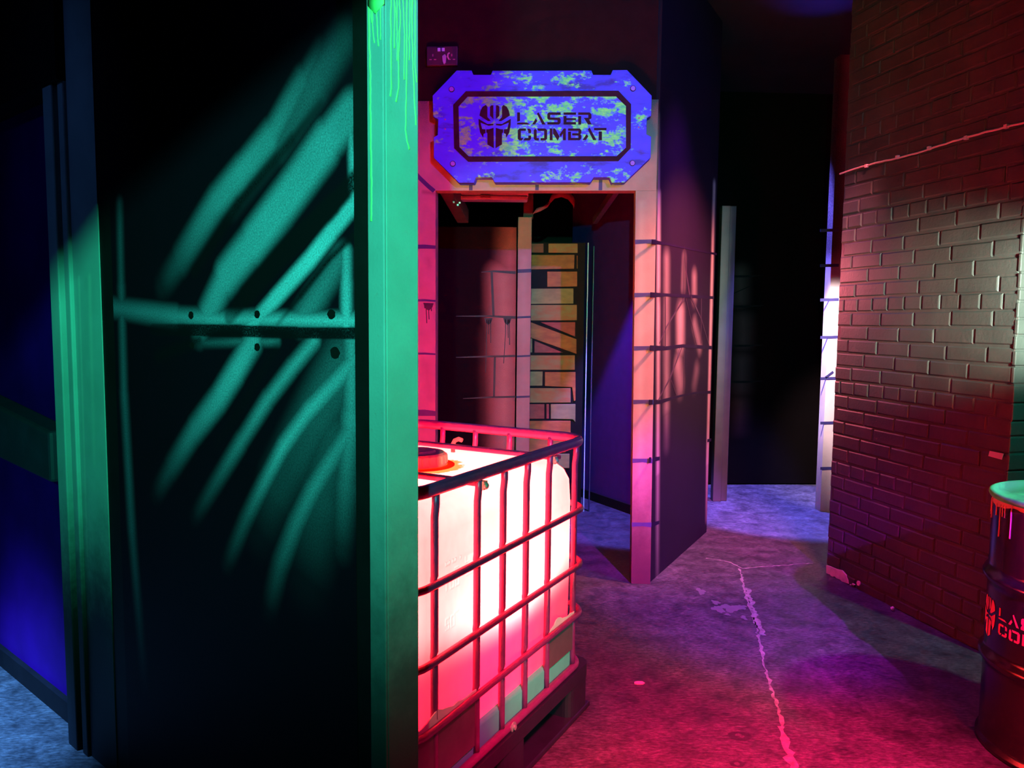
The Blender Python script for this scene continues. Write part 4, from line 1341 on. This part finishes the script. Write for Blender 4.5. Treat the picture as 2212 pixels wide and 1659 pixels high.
# top cross bars
for x in (0.25, 0.74):
    bm = bmesh.new()
    box(bm, (x - 0.016, -TW + 0.025, 0.975), (x + 0.016, -0.025, 0.990))
    link('cross_bar', bm, M_CAGE, tank, bevel=0.004)
# bolts under the top rail
for x in (0.322, 0.775):
    bm = bmesh.new()
    lathe(bm, [(0, 0), (.010, 0), (.010, .006), (.006, .010), (0, .011)], 10)
    box(bm, (-.014, -.012, -.02), (.006, .012, 0))
    for v in bm.verts: v.co = Vector((x + v.co.x - .006, -0.008 + v.co.z, 0.985 + v.co.y))
    link('rail_bolt', bm, M_STEEL, tank)
bm = bmesh.new()
lathe(bm, [(0, 0), (.016, 0), (.016, .004), (.008, .005), (.008, .010), (0, .011)], 14)
for v in bm.verts: v.co = Vector((0.585 + v.co.x, -0.012 + v.co.z, 0.192 + v.co.y))
link('base_bolt', bm, M_STEEL, tank)
# label plates with torn paper
M_PLATE = simple('label_plate', (0.10, 0.07, 0.08), 0.5, 0.2)
M_PAPER = simple('torn_paper', (0.75, 0.6, 0.62), 0.7, 0.1)
for (x0, x1) in ((0.118, 0.315), (0.79, 1.08)):
    bm = bmesh.new()
    box(bm, (x0, -0.028, 0.262 if x0 < .5 else 0.23), (x1, -0.024, 0.385))
    pl = link('label_plate', bm, M_PLATE, tank)
    bm = bmesh.new()
    pts = [(x1 - .0, .398)]
    rn = random.Random(int(x0 * 100))
    nn = 12
    top = [(x0 + (x1 - x0) * i / nn, 0.402 + (0.02 * math.exp(-((i - 8) / 2.5) ** 2)) + rn.uniform(-.004, .006)) for i in range(nn + 1)]
    prism(bm, top + [(x1, .390), (x0, .390)], -0.022, -0.019)
    link('torn_label', bm, M_PAPER, pl)
# inner pan: pale rounded foot of the tank above the pallet
bm = bmesh.new()
rings = []
for z, ins, r in ((0.190, .024, .10), (0.262, .024, .10), (0.272, .030, .10), (0.274, .09, .08)):
    rings.append([bm.verts.new(p) for p in rrect(ins + 0.008, -TW + ins + 0.008, TL - ins - 0.008, -ins - 0.008, r, z, 8)])
n = len(rings[0])
for A, B in zip(rings, rings[1:]):
    for k in range(n): bm.faces.new((A[k], A[(k + 1) % n], B[(k + 1) % n], B[k]))
link('base_tray', bm, simple('tray_plastic', (0.07, 0.55, 0.38), 0.5, 0.1), tank, smooth=True)
# pallet
M_PALLET = simple('pallet_plastic', (0.011, 0.008, 0.022), 0.45, 0.2, 15, 0, 0.1, 50)
pal = None
bm = bmesh.new()
rr_ = [rrect(0.0, -TW, TL, 0.0, 0.05, z, 6) for z in (0.135, 0.176, 0.182)]
R3 = [[bm.verts.new(p) for p in q] for q in rr_]
n = len(R3[0])
for A, B in zip(R3, R3[1:]):
    for k in range(n): bm.faces.new((A[k], A[(k + 1) % n], B[(k + 1) % n], B[k]))
bm.faces.new(R3[-1])
bm.faces.new(R3[0][::-1])
pal = link('pallet', bm, M_PALLET, tank)
for x0, x1 in ((0.0, 0.17), (0.49, 0.66), (TL - .17, TL)):
    for y0, y1 in ((-0.14, 0.0), (-TW / 2 - .07, -TW / 2 + .07), (-TW, -TW + .14)):
        bm = bmesh.new()
        n0 = rrect(x0 + .006, y0 + .006, x1 - .006, y1 - .006, 0.035, 0, 5)
        A = [bm.verts.new((p[0], p[1], 0.020)) for p in n0]
        B = [bm.verts.new((p[0], p[1], 0.134)) for p in n0]
        for k in range(len(A)): bm.faces.new((A[k], A[(k + 1) % len(A)], B[(k + 1) % len(A)], B[k]))
        bm.faces.new(A[::-1]); bm.faces.new(B)
        link('foot', bm, M_PALLET, pal)
for y0, y1 in ((-0.14, 0.0), (-TW / 2 - .06, -TW / 2 + .06), (-TW, -TW + .14)):
    bm = bmesh.new()
    box(bm, (0.0, y0, 0), (TL, y1, 0.02))
    link('runner', bm, M_PALLET, pal, bevel=0.006)

# lamps inside the tank
def lamp_local(name, kind, p, color, power, radius):
    l = bpy.data.lights.new(name, kind)
    l.color, l.energy, l.shadow_soft_size = color, power, radius
    o = bpy.data.objects.new(name, l)
    COL.objects.link(o)
    o.location = TO + Matrix.Rotation(TROT, 3, 'Z') @ Vector(p)
    return o, l
RED = (1.0, 0.026, 0.0215)
o, l = lamp_local('tank_lamp', 'SPOT', (0.50, -0.40, 0.44), RED, 1700, 0.06)
l.spot_size, l.spot_blend = math.radians(164), 0.25
o.rotation_euler = (pi, 0, 0)
lamp_local('tank_glow', 'POINT', (0.55, -0.42, 0.45), (1.0, 0.004, 0.05), 70, 0.08)
